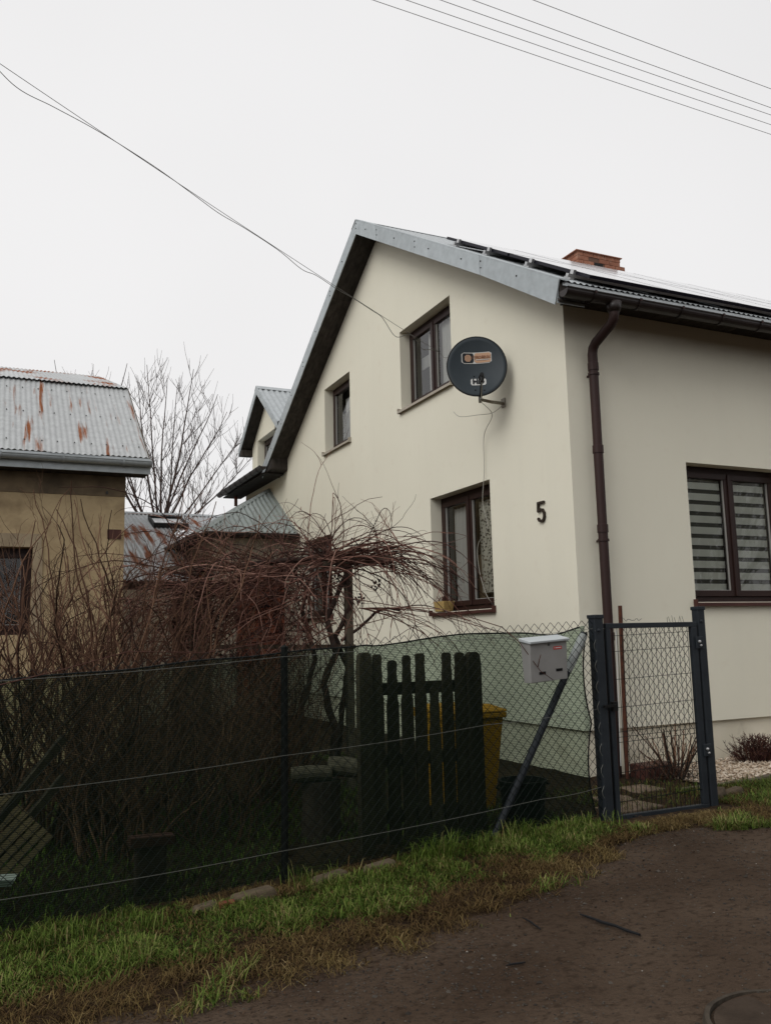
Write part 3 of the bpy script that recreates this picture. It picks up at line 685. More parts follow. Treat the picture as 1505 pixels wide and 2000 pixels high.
mb = MB(); mb.prism([(DX-.285, dap-.12, dz_(dap-.12)+.02), (DX-.285, dap, dz_(dap)+.025), (DX-.285, dap+.12, dz_(dap+.12)+.02), (DX-.285, dap, dz_(dap)+.012)], (3.6, 0, 0)); mb.build('ridge_cap', M['galv_sheet'], dorm)
mb = MB(); mb.box(DX-.26, DX+.02, dap+1.28, dap+1.49, dz_(dap+1.5)-.16, dz_(dap+1.5)-.02); mb.box(DX-.26, DX+.02, dap-1.49, dap-1.30, dz_(dap+1.5)-.16, dz_(dap+1.5)-.02); mb.build('eaves_box', M['soffit'], dorm)
mb = MB(); mb.cyl((-.22, 12.5, 4.75), (-.22, 12.5, 5.08), .04, 8); mb.build('downpipe_stub', M['brick'], house)

# ============================================================ ANNEX (porch on the gable side)
annex = thing('annex', 'low tan annex with hipped corrugated roof beside the gable wall', 'annex', (-.9, 10.5, .1))
EY, EZ, AS, XC = 8.665, 3.66, .634, -1.885
mb = MB(); mb.box(-1.62, -.01, 8.95, 13.0, 0, 3.58); mb.build('wall', M['tanwall'], annex)
P = lambda u, v, h: Vector((u, v, EZ+AS*(v-EY)+h))
corr_sheet(P, XC, -.005, EY, None, amp=.018, CP=.11, v1f=lambda u: EY+(u-XC)+.001).build('front_roof_sheet', M['galv_green'], annex, smooth=True)
P2 = lambda u, v, h: Vector((v, u, EZ+AS*(v-XC)+h))
corr_sheet(P2, EY, 13.2, XC, None, amp=.018, CP=.11, v1f=lambda u: min(-.005, XC+(u-EY)+.001)).build('side_roof_sheet', M['galv_green'], annex, smooth=True)
mb = MB(); a = Vector((XC, EY, EZ+.012)); b = Vector((-.01, EY+1.875, EZ+AS*1.875+.012)); d = Vector((-1, 1, 0)).normalized()
for s_ in (1, -1):
    wv = (Vector((-.09, 0, -.09*AS)) if s_ < 0 else Vector((0, -.09, -.09*AS)))
    mb.quad(a, b, b+wv, a+wv)
mb.build('hip_cap', M['galv_green'], annex)
mb = MB(); mb.box(XC+.03, -.004, EY+.02, 8.96, EZ-.10, EZ-.03); mb.box(XC+.03, -1.60, 8.961, 13.1, EZ-.10, EZ-.03); mb.build('eaves_soffit', M['soffit'], annex)
mb = MB(); mb.box(XC+.005, -.004, EY-.012, EY, EZ-.035, EZ-.005); mb.build('drip_edge', M['galv_sheet'], annex)
gutter(annex, (XC+.0, EY-.014, EZ-.05), (-.02, EY-.014, EZ-.05), .065, (0, -1, 0), M['gutter'], [.2, .8, 1.4, 1.8])
gutter(annex, (XC-.014, EY-.05, EZ-.055), (XC-.014, 13.1, EZ-.06), .065, (-1, 0, 0), M['gutter'], [.5, 1.1, 1.7, 2.3, 2.9, 3.5])
mb = MB(); mb.box(-1.15, -.22, 8.90, 8.945, .15, 2.99); dr = mb.build('door', M['door'], annex)
for (za, zb) in ((.35, 1.2), (1.3, 2.1), (2.2, 2.85)):
    for (xa, xb) in ((-1.07, -.73), (-.65, -.30)):
        s = MB(); s.box(xa, xb, 8.882, 8.902, za, zb); s.build('panel', M['door'], dr, bevel=.008)
s = MB(); s.ball((-.3, 8.86, 1.25), .03); s.build('handle', M['alu'], dr)

# ============================================================ RUSTY SHED BEHIND
shed = thing('shed', 'rust striped corrugated shed roof with skylight between barn and annex', 'shed', (-2, 12, .1))
SY, SZ, SS = 15.0, 4.87, .37
k = 0; x = -3.62
while x < .2:
    lo_ = 9.3 if x < -2.2 else 13.25
    P = lambda u, v, h: Vector((u, v, SZ-SS*(SY-v)+h)); corr_sheet(P, x, x+.69, lo_, SY, amp=.017, CP=.10).build('roof_sheet', M['shed_roof'], shed, smooth=True); x += .672; k += 1
mb = MB(); mb.prism([(-3.7, SY-.2, SZ-.2*SS+.015), (-3.7, SY, SZ+.02), (-3.7, SY+.2, SZ-.2*SS+.015)], (4.0, 0, 0)); mb.build('ridge_cap', M['galv_sheet'], shed)
mb = MB(); mb.box(-3.6, -2.25, 9.5, 13.2, 0, 2.6); mb.box(-3.6, .1, 13.3, 18, 0, 4.0); mb.build('wall', M['tanwall'], shed)
P = lambda u, v, h: Vector((u, v, SZ-SS*(SY-v)+h))
def sbox(mb, x0, x1, ya, yb, h0, h1): mb.hexa([P(x0, ya, h0), P(x1, ya, h0), P(x1, yb, h0), P(x0, yb, h0), P(x0, ya, h1), P(x1, ya, h1), P(x1, yb, h1), P(x0, yb, h1)])
mb = MB(); sx0, sx1, sy0, sy1 = -1.95, -1.12, 13.42, 14.25
sbox(mb, sx0, sx1, sy0, sy0+.07, .01, .12); sbox(mb, sx0, sx1, sy1-.07, sy1, .01, .12); sbox(mb, sx0, sx0+.05, sy0+.07, sy1-.07, .01, .10); sbox(mb, sx1-.05, sx1, sy0+.07, sy1-.07, .01, .10)
sk = mb.build('skylight', M['black'], shed)
mb = MB(); mb.quad(P(sx0+.05, sy0+.07, .06), P(sx1-.05, sy0+.07, .06), P(sx1-.05, sy1-.07, .06), P(sx0+.05, sy1-.07, .06)); mb.build('pane', mat('sky_painted_glass', (.75, .77, .78), rough=.15, spec=.8), sk)  # pale base colour stands for white sky mirrored in the glass

# ============================================================ BARN
barn = thing('barn', 'old ochre barn with rust streaked mansard sheet roof at left', 'barn', (-6.5, 8, 0))
BX, BE, BZ = -3.44, 5.30, 4.25
K1 = (7.55, 5.90); K2 = (11.68, 7.30)
WX = -3.71; WY = 5.66; bw = (-5.36-.15, -4.92, 1.96, 2.95)
mb = MB(); REV_ = REV; 
ops = [(-6.1, -4.93, 1.75, 2.95)]
wall_cells(mb, [-12, -6.1, -4.93, WX], lambda x: 4.25, ops, -.1, lambda u, z, d: (u, WY+d, z))
for (xa, ya, xb, yb) in ((WX, WY, WX, 16), (-12, WY, -12, 16), (-12, 16, WX, 16)):
    mb.quad((xa, ya, -.1), (xb, yb, -.1), (xb, yb, 4.25), (xa, ya, 4.25))
mb.quad((WX, WY, 4.25), (WX, 16, 4.25), (WX, 15.6, 5.8), (WX, K2[0], 7.2), (WX, K1[0], 5.8))
mb.build('wall', M['ochre'], barn)
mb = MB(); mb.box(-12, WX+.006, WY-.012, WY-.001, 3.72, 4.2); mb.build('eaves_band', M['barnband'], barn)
mb = MB(); mb.box(-5.55, -4.82, WY-.02, WY-.001, 2.955, 3.14); mb.box(-4.928, -4.80, WY-.016, WY-.001, 1.7, 2.955); mb.build('plaster_patch', M['grout'], barn)
mb = MB(); mb.box(-3.945, -3.755, WY-.02, WY+.02, 3.10, 3.235); mb.build('vent', M['sillb'], barn)
mb = MB(); mb.box(-3.98, -3.95, WY-.03, WY, 3.75, 3.79); mb.build('wall_hook', M['screw'], barn)
wn, L = window(barn, (-6.1, WY, 1.75), (1, 0, 0), (0, -1, 0), 1.17, 1.2, 2)
lowP = lambda u, v, h: Vector((u, v, BZ+(K1[1]-BZ)*(v-BE)/(K1[0]-BE)+h))
upP = lambda u, v, h: Vector((u, v, K1[1]+.02+(K2[1]-K1[1])*(v-K1[0])/(K2[0]-K1[0])+h))
x = BX; k = 0
while x > -9:
    u0 = x-.665; j = .004*(k % 2)
    corr_sheet(lowP, u0-.02, x, BE-.02*(k % 2), K1[0]+.06, amp=.009+j*0).build('roof_sheet', M['barn_roof'], barn, smooth=True)
    corr_sheet(upP, u0-.02, x, K1[0]-.08-.02*(k % 2), K2[0]).build('upper_roof_sheet', M['barn_roof_top'], barn, smooth=True)
    s = MB()
    for q in range(3):
        for v in (.12, .5, .85):
            y = BE+(K1[0]-BE)*v; s.ball(lowP(x-.1-q*.23, y, .012), .011, (5, 4))
    tag(s.build('screws', M['screw'], barn), kind='stuff'); x = u0; k += 1
mb = MB(); mb.hexa([lowP(-9, BE+.02, -.12), lowP(BX+.02, BE+.02, -.12), lowP(BX+.02, K1[0], -.12), lowP(-9, K1[0], -.12), lowP(-9, BE+.02, -.02), lowP(BX+.02, BE+.02, -.02), lowP(BX+.02, K1[0], -.02), lowP(-9, K1[0], -.02)])
mb.hexa([upP(-9, K1[0]+.02, -.12), upP(BX+.02, K1[0]+.02, -.12), upP(BX+.02, K2[0], -.12), upP(-9, K2[0], -.12), upP(-9, K1[0]+.02, -.02), upP(BX+.02, K1[0]+.02, -.02), upP(BX+.02, K2[0], -.02), upP(-9, K2[0], -.02)])
mb.hexa([(-9, K2[0]+.01, K2[1]-.1), (BX+.02, K2[0]+.01, K2[1]-.1), (BX+.02, 16.3, 5.4), (-9, 16.3, 5.4), (-9, K2[0]+.01, K2[1]), (BX+.02, K2[0]+.01, K2[1]), (BX+.02, 16.3, 5.5), (-9, 16.3, 5.5)])
mb.build('roof_deck', M['greywood'], barn)
mb = MB(); mb.box(-9, BX+.03, BE+.01, BE+.03, BZ-.24, BZ-.012); mb.build('fascia', M['galv'], barn)
mb = MB(); mb.box(-9, BX+.03, BE-.006, BE+.006, BZ-.07, BZ-.016); mb.build('drip_flashing', M['galv_sheet'], barn)
mb = MB(); mb.box(-9, BX+.0, BE+.03, WY, BZ-.235, BZ-.215); mb.build('soffit', M['soffit'], barn)
gutter(barn, (-9, BE+.005, BZ-.075), (BX+.035, BE+.005, BZ-.085), .062, (0, -1, 0), M['galv'], [.4+.8*k for k in range(7)], bm='galv')

# ============================================================ SATELLITE DISH
dc = Vector((-.42, 1.12, 4.71)); dn = Vector((-.46, -.86, .13)).normalized()
dx = Vector((0, 0, 1)).cross(dn).normalized(); dx = -dx if dx.dot(Vector((1, -.3, 0))) < 0 else dx
du = dn.cross(dx).normalized(); du = -du if du.z < 0 else du
dish = thing('satellite_dish', 'dark grey satellite dish on a bracket beside the upper gable window', 'satellite dish', tuple(Vector((0, 1.23, 4.33))))
RX, RY_ = .345, .375
def dp_(u, v, w_=0):       # point on the shallow bowl
    return dc+dx*(u*RX)+du*(v*RY_)+dn*(w_+.075*((u*u+v*v)-1))
mb = MB(); rings = 9; seg = 48
mb.v.append(tuple(dp_(0, 0)))
for j in range(1, rings+1):
    for k in range(seg):
        a = 2*math.pi*k/seg; mb.v.append(tuple(dp_(math.cos(a)*j/rings, math.sin(a)*j/rings)))
for k in range(seg): mb.f.append((0, 1+k, 1+(k+1) % seg))
for j in range(rings-1):
    for k in range(seg):
        a = 1+j*seg+k; b = 1+j*seg+(k+1) % seg; mb.f.append((a, a+seg, b+seg, b))
rfl = mb.build('reflector', M['dish'], dish, smooth=True)
so_ = rfl.modifiers.new('solid', 'SOLIDIFY'); so_.thickness = .008; so_.offset = 0
mb = MB(); mb.tube([dp_(math.cos(2*math.pi*k/48), math.sin(2*math.pi*k/48), -.004) for k in range(49)], .009, 6, caps=False); mb.build('rim', M['black'], dish, smooth=True)
def decal(pts, m_, name, lift=.006, parent=None):
    mb = MB(); mb.quad(*[dp_(u, v, lift) for u, v in pts]); return mb.build(name, m_, parent or dish)
def rrect(u0, u1, v0, v1, r=.04, n=4):
    P = []
    for cx, cy, a0 in ((u1-r, v1-r, 0), (u0+r, v1-r, 90), (u0+r, v0+r, 180), (u1-r, v0+r, 270)):
        P += [(cx+r*math.cos(R(a0+90*i/n)), cy+r*math.sin(R(a0+90*i/n))) for i in range(n+1)]
    return P
def curved_decal(u0, u1, v0, v1, m_, name, lift, r=.05, parent=None):
    """rounded rectangle following the bowl"""
    mb = MB(); N = 12
    for i in range(N+1):
        u = u0+(u1-u0)*i/N; e = min(u-u0, u1-u); c = r-math.sqrt(max(0, r*r-(r-min(e, r))**2))
        mb.v += [tuple(dp_(u, v0+c, lift)), tuple(dp_(u, (v0+v1)/2, lift)), tuple(dp_(u, v1-c, lift))]
    mb.f = [(3*i+j, 3*i+3+j, 3*i+4+j, 3*i+1+j) for i in range(N) for j in (0, 1)]
    return mb.build(name, m_, parent or dish)
pl = curved_decal(-.50, .52, .16, .52, M['white_print'], 'badge', .008)
tag(pl, 'white rounded badge with dark globe square and faded orange panel')
curved_decal(-.47, -.09, .185, .495, M['dark_print'], 'badge_square', .012, parent=pl)
curved_decal(-.06, .49, .185, .495, M['peach_print'], 'badge_panel', .012, parent=pl)
gl = MB(); cu_, cv = -.28, .335; g = .115
for k in range(-3, 4):
    t = k/3.6; hlf = math.sqrt(1-t*t)*g
    for (a, b) in (((cu_+t*g, cv-hlf), (cu_+t*g, cv+hlf)), ((cu_-hlf, cv+t*g), (cu_+hlf, cv+t*g))):
        gl.bar(dp_(a[0], a[1], .014), dp_(b[0], b[1], .014), .0052, .001, up=dn)
gl.build('globe_grid', M['peach_print'], pl)
text_mesh('CYFROWY', 'lettering', M['rust_print'], pl, dp_(.085, .35, .020), dx, du, .052, .0006, sx=.60, bold=.001)
text_mesh('POLSAT', 'lettering', M['rust_print'], pl, dp_(.345, .35, .022), dx, du, .052, .0006, sx=.60, bold=.001)
mb = MB(); mb.bar(dp_(-.02, .275, .015), dp_(.44, .275, .015), .008, .001, up=dn); mb.build('lettering_underline', M['white_print'], pl)
hd = curved_decal(-.22, .30, -.60, -.36, M['white_print'], 'hd_badge', .008, r=.05)
text_mesh('HD', 'lettering', M['dark_print'], hd, dp_(.035, -.48, .020), dx, du, .088, .0008, sx=1.05, bold=.004)
mb = MB()
for u, v in ((-.1, -.27), (-.08, -.78), (.22, -.80), (.20, -.27)): mb.ball(dp_(u, v, .008), .009, (6, 4))
mb.build('bolt', M['black'], dish)
# feed arm and LNB in front of the dish
foot = dp_(.08, -1.02, .0); lnb = dp_(.09, -.62, .34)-du*.03
mb = MB(); mb.tube([foot-dn*.06, foot+dn*.03-du*.02, foot+(lnb-foot)*.5-du*.015, lnb-du*.02], [.016, .016, .014, .013], 8); mb.build('feed_arm', M['black'], dish)
mb = MB(); mb.tube([lnb+dn*.05, lnb+dn*.0, lnb-dn*.03, lnb-dn*.05], [.022, .026, .034, .036], 10); mb.cyl(lnb+dn*.02, lnb+dn*.02-du*.07, .02, 8); mb.build('receiver_head', M['black'], dish)
bk = Vector((0, 1.23, 4.33)); mast = Vector((-.30, 1.27, 4.36))
mb = MB(); mb.box(-.012, 0.0-.001, 1.19, 1.27, 4.28, 4.39); mb.tube([bk+Vector((-.01, 0, 0)), Vector((-.16, 1.24, 4.335)), mast], .019, 8); mb.tube([mast+Vector((0, 0, -.04)), mast+Vector((0, 0, .42))], .02, 8); mb.build('wall_bracket', M['steel'], dish)
mb = MB(); c0 = dp_(0, -.15, -.02); mb.bar(c0, Vector((-.30, 1.27, 4.62)), .10, .12); mb.tube([c0-du*.2, c0+du*.12], .02, 6); mb.build('clamp', M['black'], dish)

# ============================================================ CABLES
def cable(name, pts, r, m_, label, cat, n=6, group=None, parent=None):
    # smooth Catmull-Rom
    P = [Vector(p) for p in pts]; Q = []
    for i in range(len(P)-1):
        a, b, c, d = P[max(i-1, 0)], P[i], P[i+1], P[min(i+2, len(P)-1)]
        for k in range(8):
            t = k/8; Q.append(.5*((2*b)+(c-a)*t+(2*a-5*b+4*c-d)*t*t+(3*b-a-3*c+d)*t**3))
    Q.append(P[-1]); o_ = MB().tube(Q, r, n).build(name, m_, parent, smooth=True)
    return tag(o_, label, cat, group)
f0 = foot+dn*.02
cable('antenna_cable', [lnb-du*.08, f0+dn*.10-du*.05, f0+dn*.03-du*.09, Vector((-.2, 1.18, 4.16)), Vector((-.05, 1.62, 4.02)), Vector((-.03, 1.68, 3.6)), Vector((-.045, 1.72, 3.2)), Vector((-.05, 1.62, 2.9)), Vector((-.05, 1.86, 2.7)), Vector((-.04, 1.87, 2.4)), Vector((-.05, 1.72, 2.1)), Vector((-.03, 1.60, 1.96))], .0042, M['cable_w'], 'thin pale cable hanging from the dish to the ground floor window', 'cable')
cable('antenna_cable', [(-.02, 1.25, 4.30), (-.12, 1.30, 4.22), (-.25, 1.4, 4.21), (-.3, 1.75, 4.27), (-.25, 2.0, 4.4)], .0035, M['cable_w'], 'short slack cable looped under the dish bracket', 'cable')
# service cable from upper left to the gable: carrier wire and a wrapped cable
sa = Vector((-5.72, .60, 6.96)); sb = Vector((-.03, 2.70, 5.42))
ext = sa+(sa-sb)*.9
def along(t, sag=.12): p = ext.lerp(sb, t); return p-Vector((0, 0, sag*4*t*(1-t)))
def carrier():
    return [along(k/40) for k in range(41)]
MBc = MB().tube(carrier(), .0032, 5); tag(MBc.build('overhead_cable', M['cable'], smooth=True), 'taut thin wire rising from the gable to the upper left sky', 'cable')
loops = [(.47, .02), (.50, .12), (.53, .07), (.57, .012), (.62, -.01), (.66, .012), (.69, .035), (.72, .012), (.76, .012), (.79, .06), (.81, .02), (.84, .025), (.86, .008), (.89, .01), (.905, .02), (.925, .16), (.945, .03), (.955, .015), (.97, .10), (.985, .03), (1.0, .0)]
pts = [along(t)-Vector((0, 0, d)) for t, d in [(.30, .02), (.36, .05), (.42, .02)]+loops]+[Vector((-.04, 2.55, 5.30)), Vector((-.05, 2.2, 5.22)), Vector((-.12, 1.8, 5.05)), Vector((-.28, 1.45, 4.9))]
cable('overhead_cable', pts, .0040, M['cable'], 'slack looping cable wound along the wire from the upper left to the dish', 'cable')
PW = [((-2.439, -.61), (2.858, -.47)), ((-2.152, -.733), (2.692, -.616)), ((-1.857, -.859), (2.532, -.757)), ((-1.578, -.979), (2.418, -.858)), ((-1.054, -1.203), (2.131, -1.111))]
lab = ['lowest of the five power lines crossing the upper right sky', 'second lowest of the five power lines at upper right', 'middle one of the five power lines at upper right', 'second highest of the five power lines at upper right', 'highest power line set apart from the other four']
for (a, b), lb in zip(PW, lab):
    a = Vector((a[0], a[1], 7.5)); b = Vector((b[0], b[1], 7.5)); d = b-a
    pts = [a+d*(-3+7*k/40)+Vector((0, 0, -.0+.018*((-3+7*k/40)-.5)**2-.0045)) for k in range(41)]
    tag(MB().tube(pts, .0034, 5).build('power_line', M['line'], smooth=True), lb, 'power line', 'power lines overhead')

# ============================================================ FENCE
FY = -1.62
fence = thing('chain_link_fence', 'dark green chain link fence on steel posts along the lane', 'fence', (-3.6, FY, 0))
TOP = [(-9, 1.22), (-5.42, 1.415), (-3.69, 1.533), (-2.52, 1.605), (-1.86, 1.635), (-1.13, 1.665)]
def ftop(x): return lerp_tab(TOP, x)
mesh = MB(); p = .0745; k = 0; x = -8.6; RW = .0027
def wire3(mb, pts, r):
    b = len(mb.v)
    for q in pts:
        for dx_, dy_ in ((0, -r*1.15), (r, r*.58), (-r, r*.58)): mb.v.append((q[0]+dx_, q[1]+dy_, q[2]))
    for i in range(len(pts)-1):
        for j in range(3): mb.f.append((b+3*i+j, b+3*i+(j+1) % 3, b+3*i+3+(j+1) % 3, b+3*i+3+j))
while x < -1.13:
    zt = ftop(x)+.035; zb = gz(x, FY)+.02; n = int((zt-zb)/(p/2)); pts = []
    for i in range(n+1):
        xx = x+(p/2 if (i+k) % 2 else 0); z = zt-i*p/2
        xx += .004*noise.noise((xx*2, z*2, 7)); pts.append((xx, FY-.006+.012*noise.noise((xx*1.1, z*1.3, 3))+(.002 if (i+k) % 2 else -.002), z+.012*noise.noise((xx*1.3, z, 5))))
    wire3(mesh, pts, RW); x += p/2; k += 1
tag(mesh.build('wire_mesh', M['wire'], fence), kind='stuff')
for nm, tab in (('top', [(-9, 1.21), (-5.42, 1.40), (-3.71, 1.489), (-2.5, 1.565), (-1.13, 1.635)]), ('mid', [(-9, .58), (-5.39, .76), (-3.695, .848), (-2.137, .951), (-1.13, 1.01)]), ('low', [(-9, .03), (-5.37, .182), (-3.70, .25), (-1.69, .381), (-1.13, .42)])):
    mb = MB()
    for (a, b), (c, d) in zip(tab, tab[1:]):
        mb.tube([(a+(c-a)*q/8, FY-.018, b+(d-b)*q/8-.012*math.sin(math.pi*q/8)) for q in range(9)], .0016, 5)
    mb.build('tension_wire', M['gwire'], fence)
for (x, h) in ((-3.67, 1.55), (-6.4, 1.40)):
    mb = MB(); mb.cyl((x-.005, FY+.03, gz(x, FY)-.1), (x, FY+.03, h), .024, 12); mb.ball((x, FY+.03, h), .027, (10, 6), (1, 1, .5)); mb.build('post', M['wire'], fence)
mb = MB(); mb.cyl((-2.10, FY+.045, gz(-2.1, FY)-.02), (-1.155, FY+.055, 1.60), .028, 12); br = mb.build('brace', M['post'], fence)
mb = MB(); a = Vector((-2.10, FY+.045, gz(-2.1, FY))); b = Vector((-1.155, FY+.055, 1.60)); d = b-a
mb.tube([a+d*.80, a+d*.82, a+d*.87, a+d*.94, a+d*.985, a+d*1.0], [.030, .034, .037, .038, .034, .020], 10); mb.build('silver_wrap', M['tape'], br)
# loose selvedge loops beside the gate post
mb = MB(); pts = [(-1.118+.018*math.sin(q*1.1)+.006*noise.noise((q, 0, 0)), FY-.03, 1.62-q*.028) for q in range(52)]
mb.tube(pts, .0022, 4); mb.build('selvedge_wire', M['gwire'], fence)

# shade net behind the mesh
NX, NZ = 150, 36; nb = MB(); uvs = []
def nright(z):     # right edge bows away from the post between the ties
    t = (z-.18)/(1.62-.18); return -1.122-.055*abs(math.sin(2*math.pi*max(0, min(1, t))))**.8
for j in range(NZ+1):
    for i in range(NX+1):
        x0_ = -8.6; t = i/NX; xl = x0_+(-1.13-x0_)*t
        zt = ftop(xl)-.02+.022*noise.noise((xl*1.7, 0, 2.2))+(.018*math.sin(xl*5) if xl > -3 else 0)-.03*math.exp(-((xl+1.45)/.18)**2)
        zb = gz(xl, FY)+.03+.02*noise.noise((xl*2, 5, 0))
        z = zb+(zt-zb)*j/NZ; xr = nright(z); xx = x0_+(xr-x0_)*t
        bil = .020*noise.noise((xx*1.2, z*1.5, 9))+.010*noise.noise((xx*4, z*3, 4))+.008*noise.noise((xx*.8, z*9, 4))
        nb.v.append((xx, FY+.075+bil, z)); uvs.append((xx, z-zb))
nb.f = [(j*(NX+1)+i, j*(NX+1)+i+1, (j+1)*(NX+1)+i+1, (j+1)*(NX+1)+i) for j in range(NZ) for i in range(NX)]
net = nb.build('shade_net', M['net'], smooth=True); ul = net.data.uv_layers.new(name='UVMap')
for lp in net.data.loops: ul.data[lp.index].uv = uvs[lp.vertex_index]
tag(net, 'dark green shade netting tied behind the chain link fence', 'shade net')
mb = MB(); mb.tube([(x, FY+.06, ftop(x)-.02+.022*noise.noise((x*1.7, 0, 2.2))+(.018*math.sin(x*5) if x > -3 else 0)-.03*math.exp(-((x+1.45)/.18)**2)) for x in np.arange(-8.6, -1.15, .05)], .006, 5); mb.build('hem', M['wire'], net)
mb = MB(); mb.tube([(nright(z)+.002, FY+.07, z) for z in np.arange(.2, 1.62, .03)], .0065, 5); mb.build('hem', M['wire'], net)

# ============================================================ GATE
gate = thing('garden_gate', 'anthracite steel garden gate with wire mesh infill', 'gate', (-.5, FY, .16))
gx0, gx1 = -1.0, -.045; gz0, gz1 = .15, 1.675; gy = FY-.005
mb = MB(); t = .042
mb.box(gx0, gx1, gy-.02, gy+.02, gz1-t, gz1); mb.box(gx0, gx1, gy-.02, gy+.02, gz0-.02, gz0+t); mb.box(gx0, gx0+t, gy-.0195, gy+.0195, gz0+t, gz1-t); mb.box(gx1-t-.02, gx1, gy-.0195, gy+.0195, gz0+t, gz1-t)
mb.build('gate_frame', M['post'], gate, bevel=.004)
wm = MB()
for k in range(18):
    x = gx0+t+.03+k*.0495
    if x < gx1-t-.03: wire3(wm, [(x, gy, gz0+t), (x+.002*random.uniform(-1, 1), gy, (gz0+gz1)/2), (x, gy, gz1-t)], .0024)
for z in (.30, .52, .75, .79, .83, 1.02, 1.24, 1.46, 1.585):
    wm.bar((gx0+t-.01, gy-.003, z-.012), (gx1-t, gy-.003, z+.012), .004)
tag(wm.build('welded_wires', M['wire'], gate), kind='stuff')
wm = MB(); k = 0; x = gx0+t+.13; p = .068
while x < gx1-t-.04:
    pts = []; n = int(1.27/(p*.62))
    for i in range(n+1):
        z = 1.66-i*p*.62; pts.append((x+(p/2 if (i+k) % 2 else 0)+.006*noise.noise((x*9, z*5, 1)), gy+.02+.008*noise.noise((x*4, z*3, 2)), z+.008*noise.noise((x*6, z*6, 8))))
    wire3(wm, pts, .0024); x += p/2; k += 1
tag(wm.build('wire_mesh', M['wire'], gate), kind='stuff')
mb = MB(); pts = [(gx0+t+.12+q*.012, gy+.01+.012*noise.noise((q*.5, 1, 1)), 1.70+.03*noise.noise((q*.45, 4, 1))+.012*noise.noise((q*1.3, 2, 1))) for q in range(20)]; mb.tube(pts, .0018, 4)
for q in range(7): x = gx1-.3+q*.03; mb.tube([(x, gy, 1.67), (x+random.uniform(-.02, .02), gy, 1.715+random.uniform(0, .02))], .0015, 4)
mb.build('loose_wire', M['wire'], gate)
for z in (1.50, .62):
    mb = MB(); mb.box(gx1-.03, gx1+.05, gy-.034, gy-.021, z-.05, z+.05); h = mb.build('hinge', M['post'], gate, bevel=.004)
    mb = MB(); mb.ball((gx1-.002, gy-.042, z+.01), .013, (8, 5)); mb.ball((gx1+.012, gy-.042, z-.022), .010, (8, 5)); mb.build('bolt', M['alu'], h)
mb = MB(); mb.box(gx0-.002, gx0+.05, gy-.05, gy-.02, .99, 1.06); mb.bar((gx0-.09, gy-.05, 1.03), (gx0+.03, gy-.05, 1.03), .018); mb.build('latch', M['black'], gate)
for (x, y, h, wd, lb) in ((-1.075, FY+.01, 1.72, .085, 'left steel gate post with flat cap beside the mailbox'), (.015, FY+.012, 1.78, .075, 'right steel gate post rising above the hinges')):
    q = thing('gate_post', lb, 'post', (x, y, .15), 'gate posts')
    mb = MB(); mb.box(x-wd/2, x+wd/2, y-wd/2, y+wd/2, gz(x, y)-.15, h); mb.build('post_shaft', M['post'], q, bevel=.006)
    mb = MB(); mb.box(x-wd/2-.006, x+wd/2+.006, y-wd/2-.006, y+wd/2+.006, h-.006, h+.024); mb.build('post_cap', M['post'], q, bevel=.004)
    mb = MB(); mb.ball((x-.01, y-wd/2-.002, h-.10), .014, (8, 5)); mb.build('bolt', M['post'], q)
mb = MB(); mb.box(-1.14, .12, FY-.10, FY+.12, 0, .135)
tag(mb.build('gate_sill', M['concrete'], bevel=.012), 'worn concrete threshold strip under the garden gate', 'threshold')

# ============================================================ MAILBOX
mail = thing('mailbox', 'light grey metal mailbox hanging crooked on the fence', 'mailbox', (-1.62, FY-.05, 1.25))
def mp(u, v, w_):    # local: u right, v up, w outwards
    a = R(3.4); c, s = math.cos(a), math.sin(a); b = R(-7); X = u*math.cos(b)-w_*math.sin(b)*-1
    x = -1.640+c*u-s*v; z = 1.41+s*u+c*v; y = FY-.022-w_+.06*u
    return (x, y, z)
def mbox(mb, u0, u1, v0, v1, w0, w1, w1t=None):
    w1t = w1 if w1t is None else w1t
    mb.hexa([mp(u0, v0, w0), mp(u1, v0, w0), mp(u1, v0, w1), mp(u0, v0, w1), mp(u0, v1, w0), mp(u1, v1, w0), mp(u1, v1, w1t), mp(u0, v1, w1t)])
mb = MB(); mbox(mb, -.175, .175, -.16, .145, 0, .09, .125); mb.build('body', M['mailbox'], mail, bevel=.004)
mb = MB(); mbox(mb, -.168, .168, -.13, .125, .0, .1225, .124); 
mb = MB(); mb.hexa([mp(-.188, .150, -.005), mp(.188, .150, -.005), mp(.188, .128, .145), mp(-.188, .128, .145), mp(-.188, .176, -.005), mp(.188, .176, -.005), mp(.188, .146, .15), mp(-.188, .146, .15)]); mb.build('lid', M['mailbox_lid'], mail, bevel=.004)
fw = lambda v: .09+(.035)*(v+.16)/.305
def plate(u0, u1, v0, v1, e, m_, name): mb = MB(); mb.hexa([mp(u0, v0, fw(v0)-.002), mp(u1, v0, fw(v0)-.002), mp(u1, v0, fw(v0)+e), mp(u0, v0, fw(v0)+e), mp(u0, v1, fw(v1)-.002), mp(u1, v1, fw(v1)-.002), mp(u1, v1, fw(v1)+e), mp(u0, v1, fw(v1)+e)]); return mb.build(name, m_, mail)
st = plate(.045, .125, .070, .092, .002, M['red'], 'red_sticker')
for u0, u1 in ((.052, .060), (.066, .118)): plate(u0, u1, .078, .085, .003, M['white_print'], 'sticker_print')
plate(.065, .125, -.095, -.075, .003, M['black'], 'name_slot'); plate(-.095, -.035, -.105, -.085, .003, M['black'], 'name_slot')
mb = MB(); q = mp(.0, .112, fw(.112)); mb.cyl(q, (q[0], q[1]-.008, q[2]), .009, 10); mb.build('lock', M['screw'], mail)
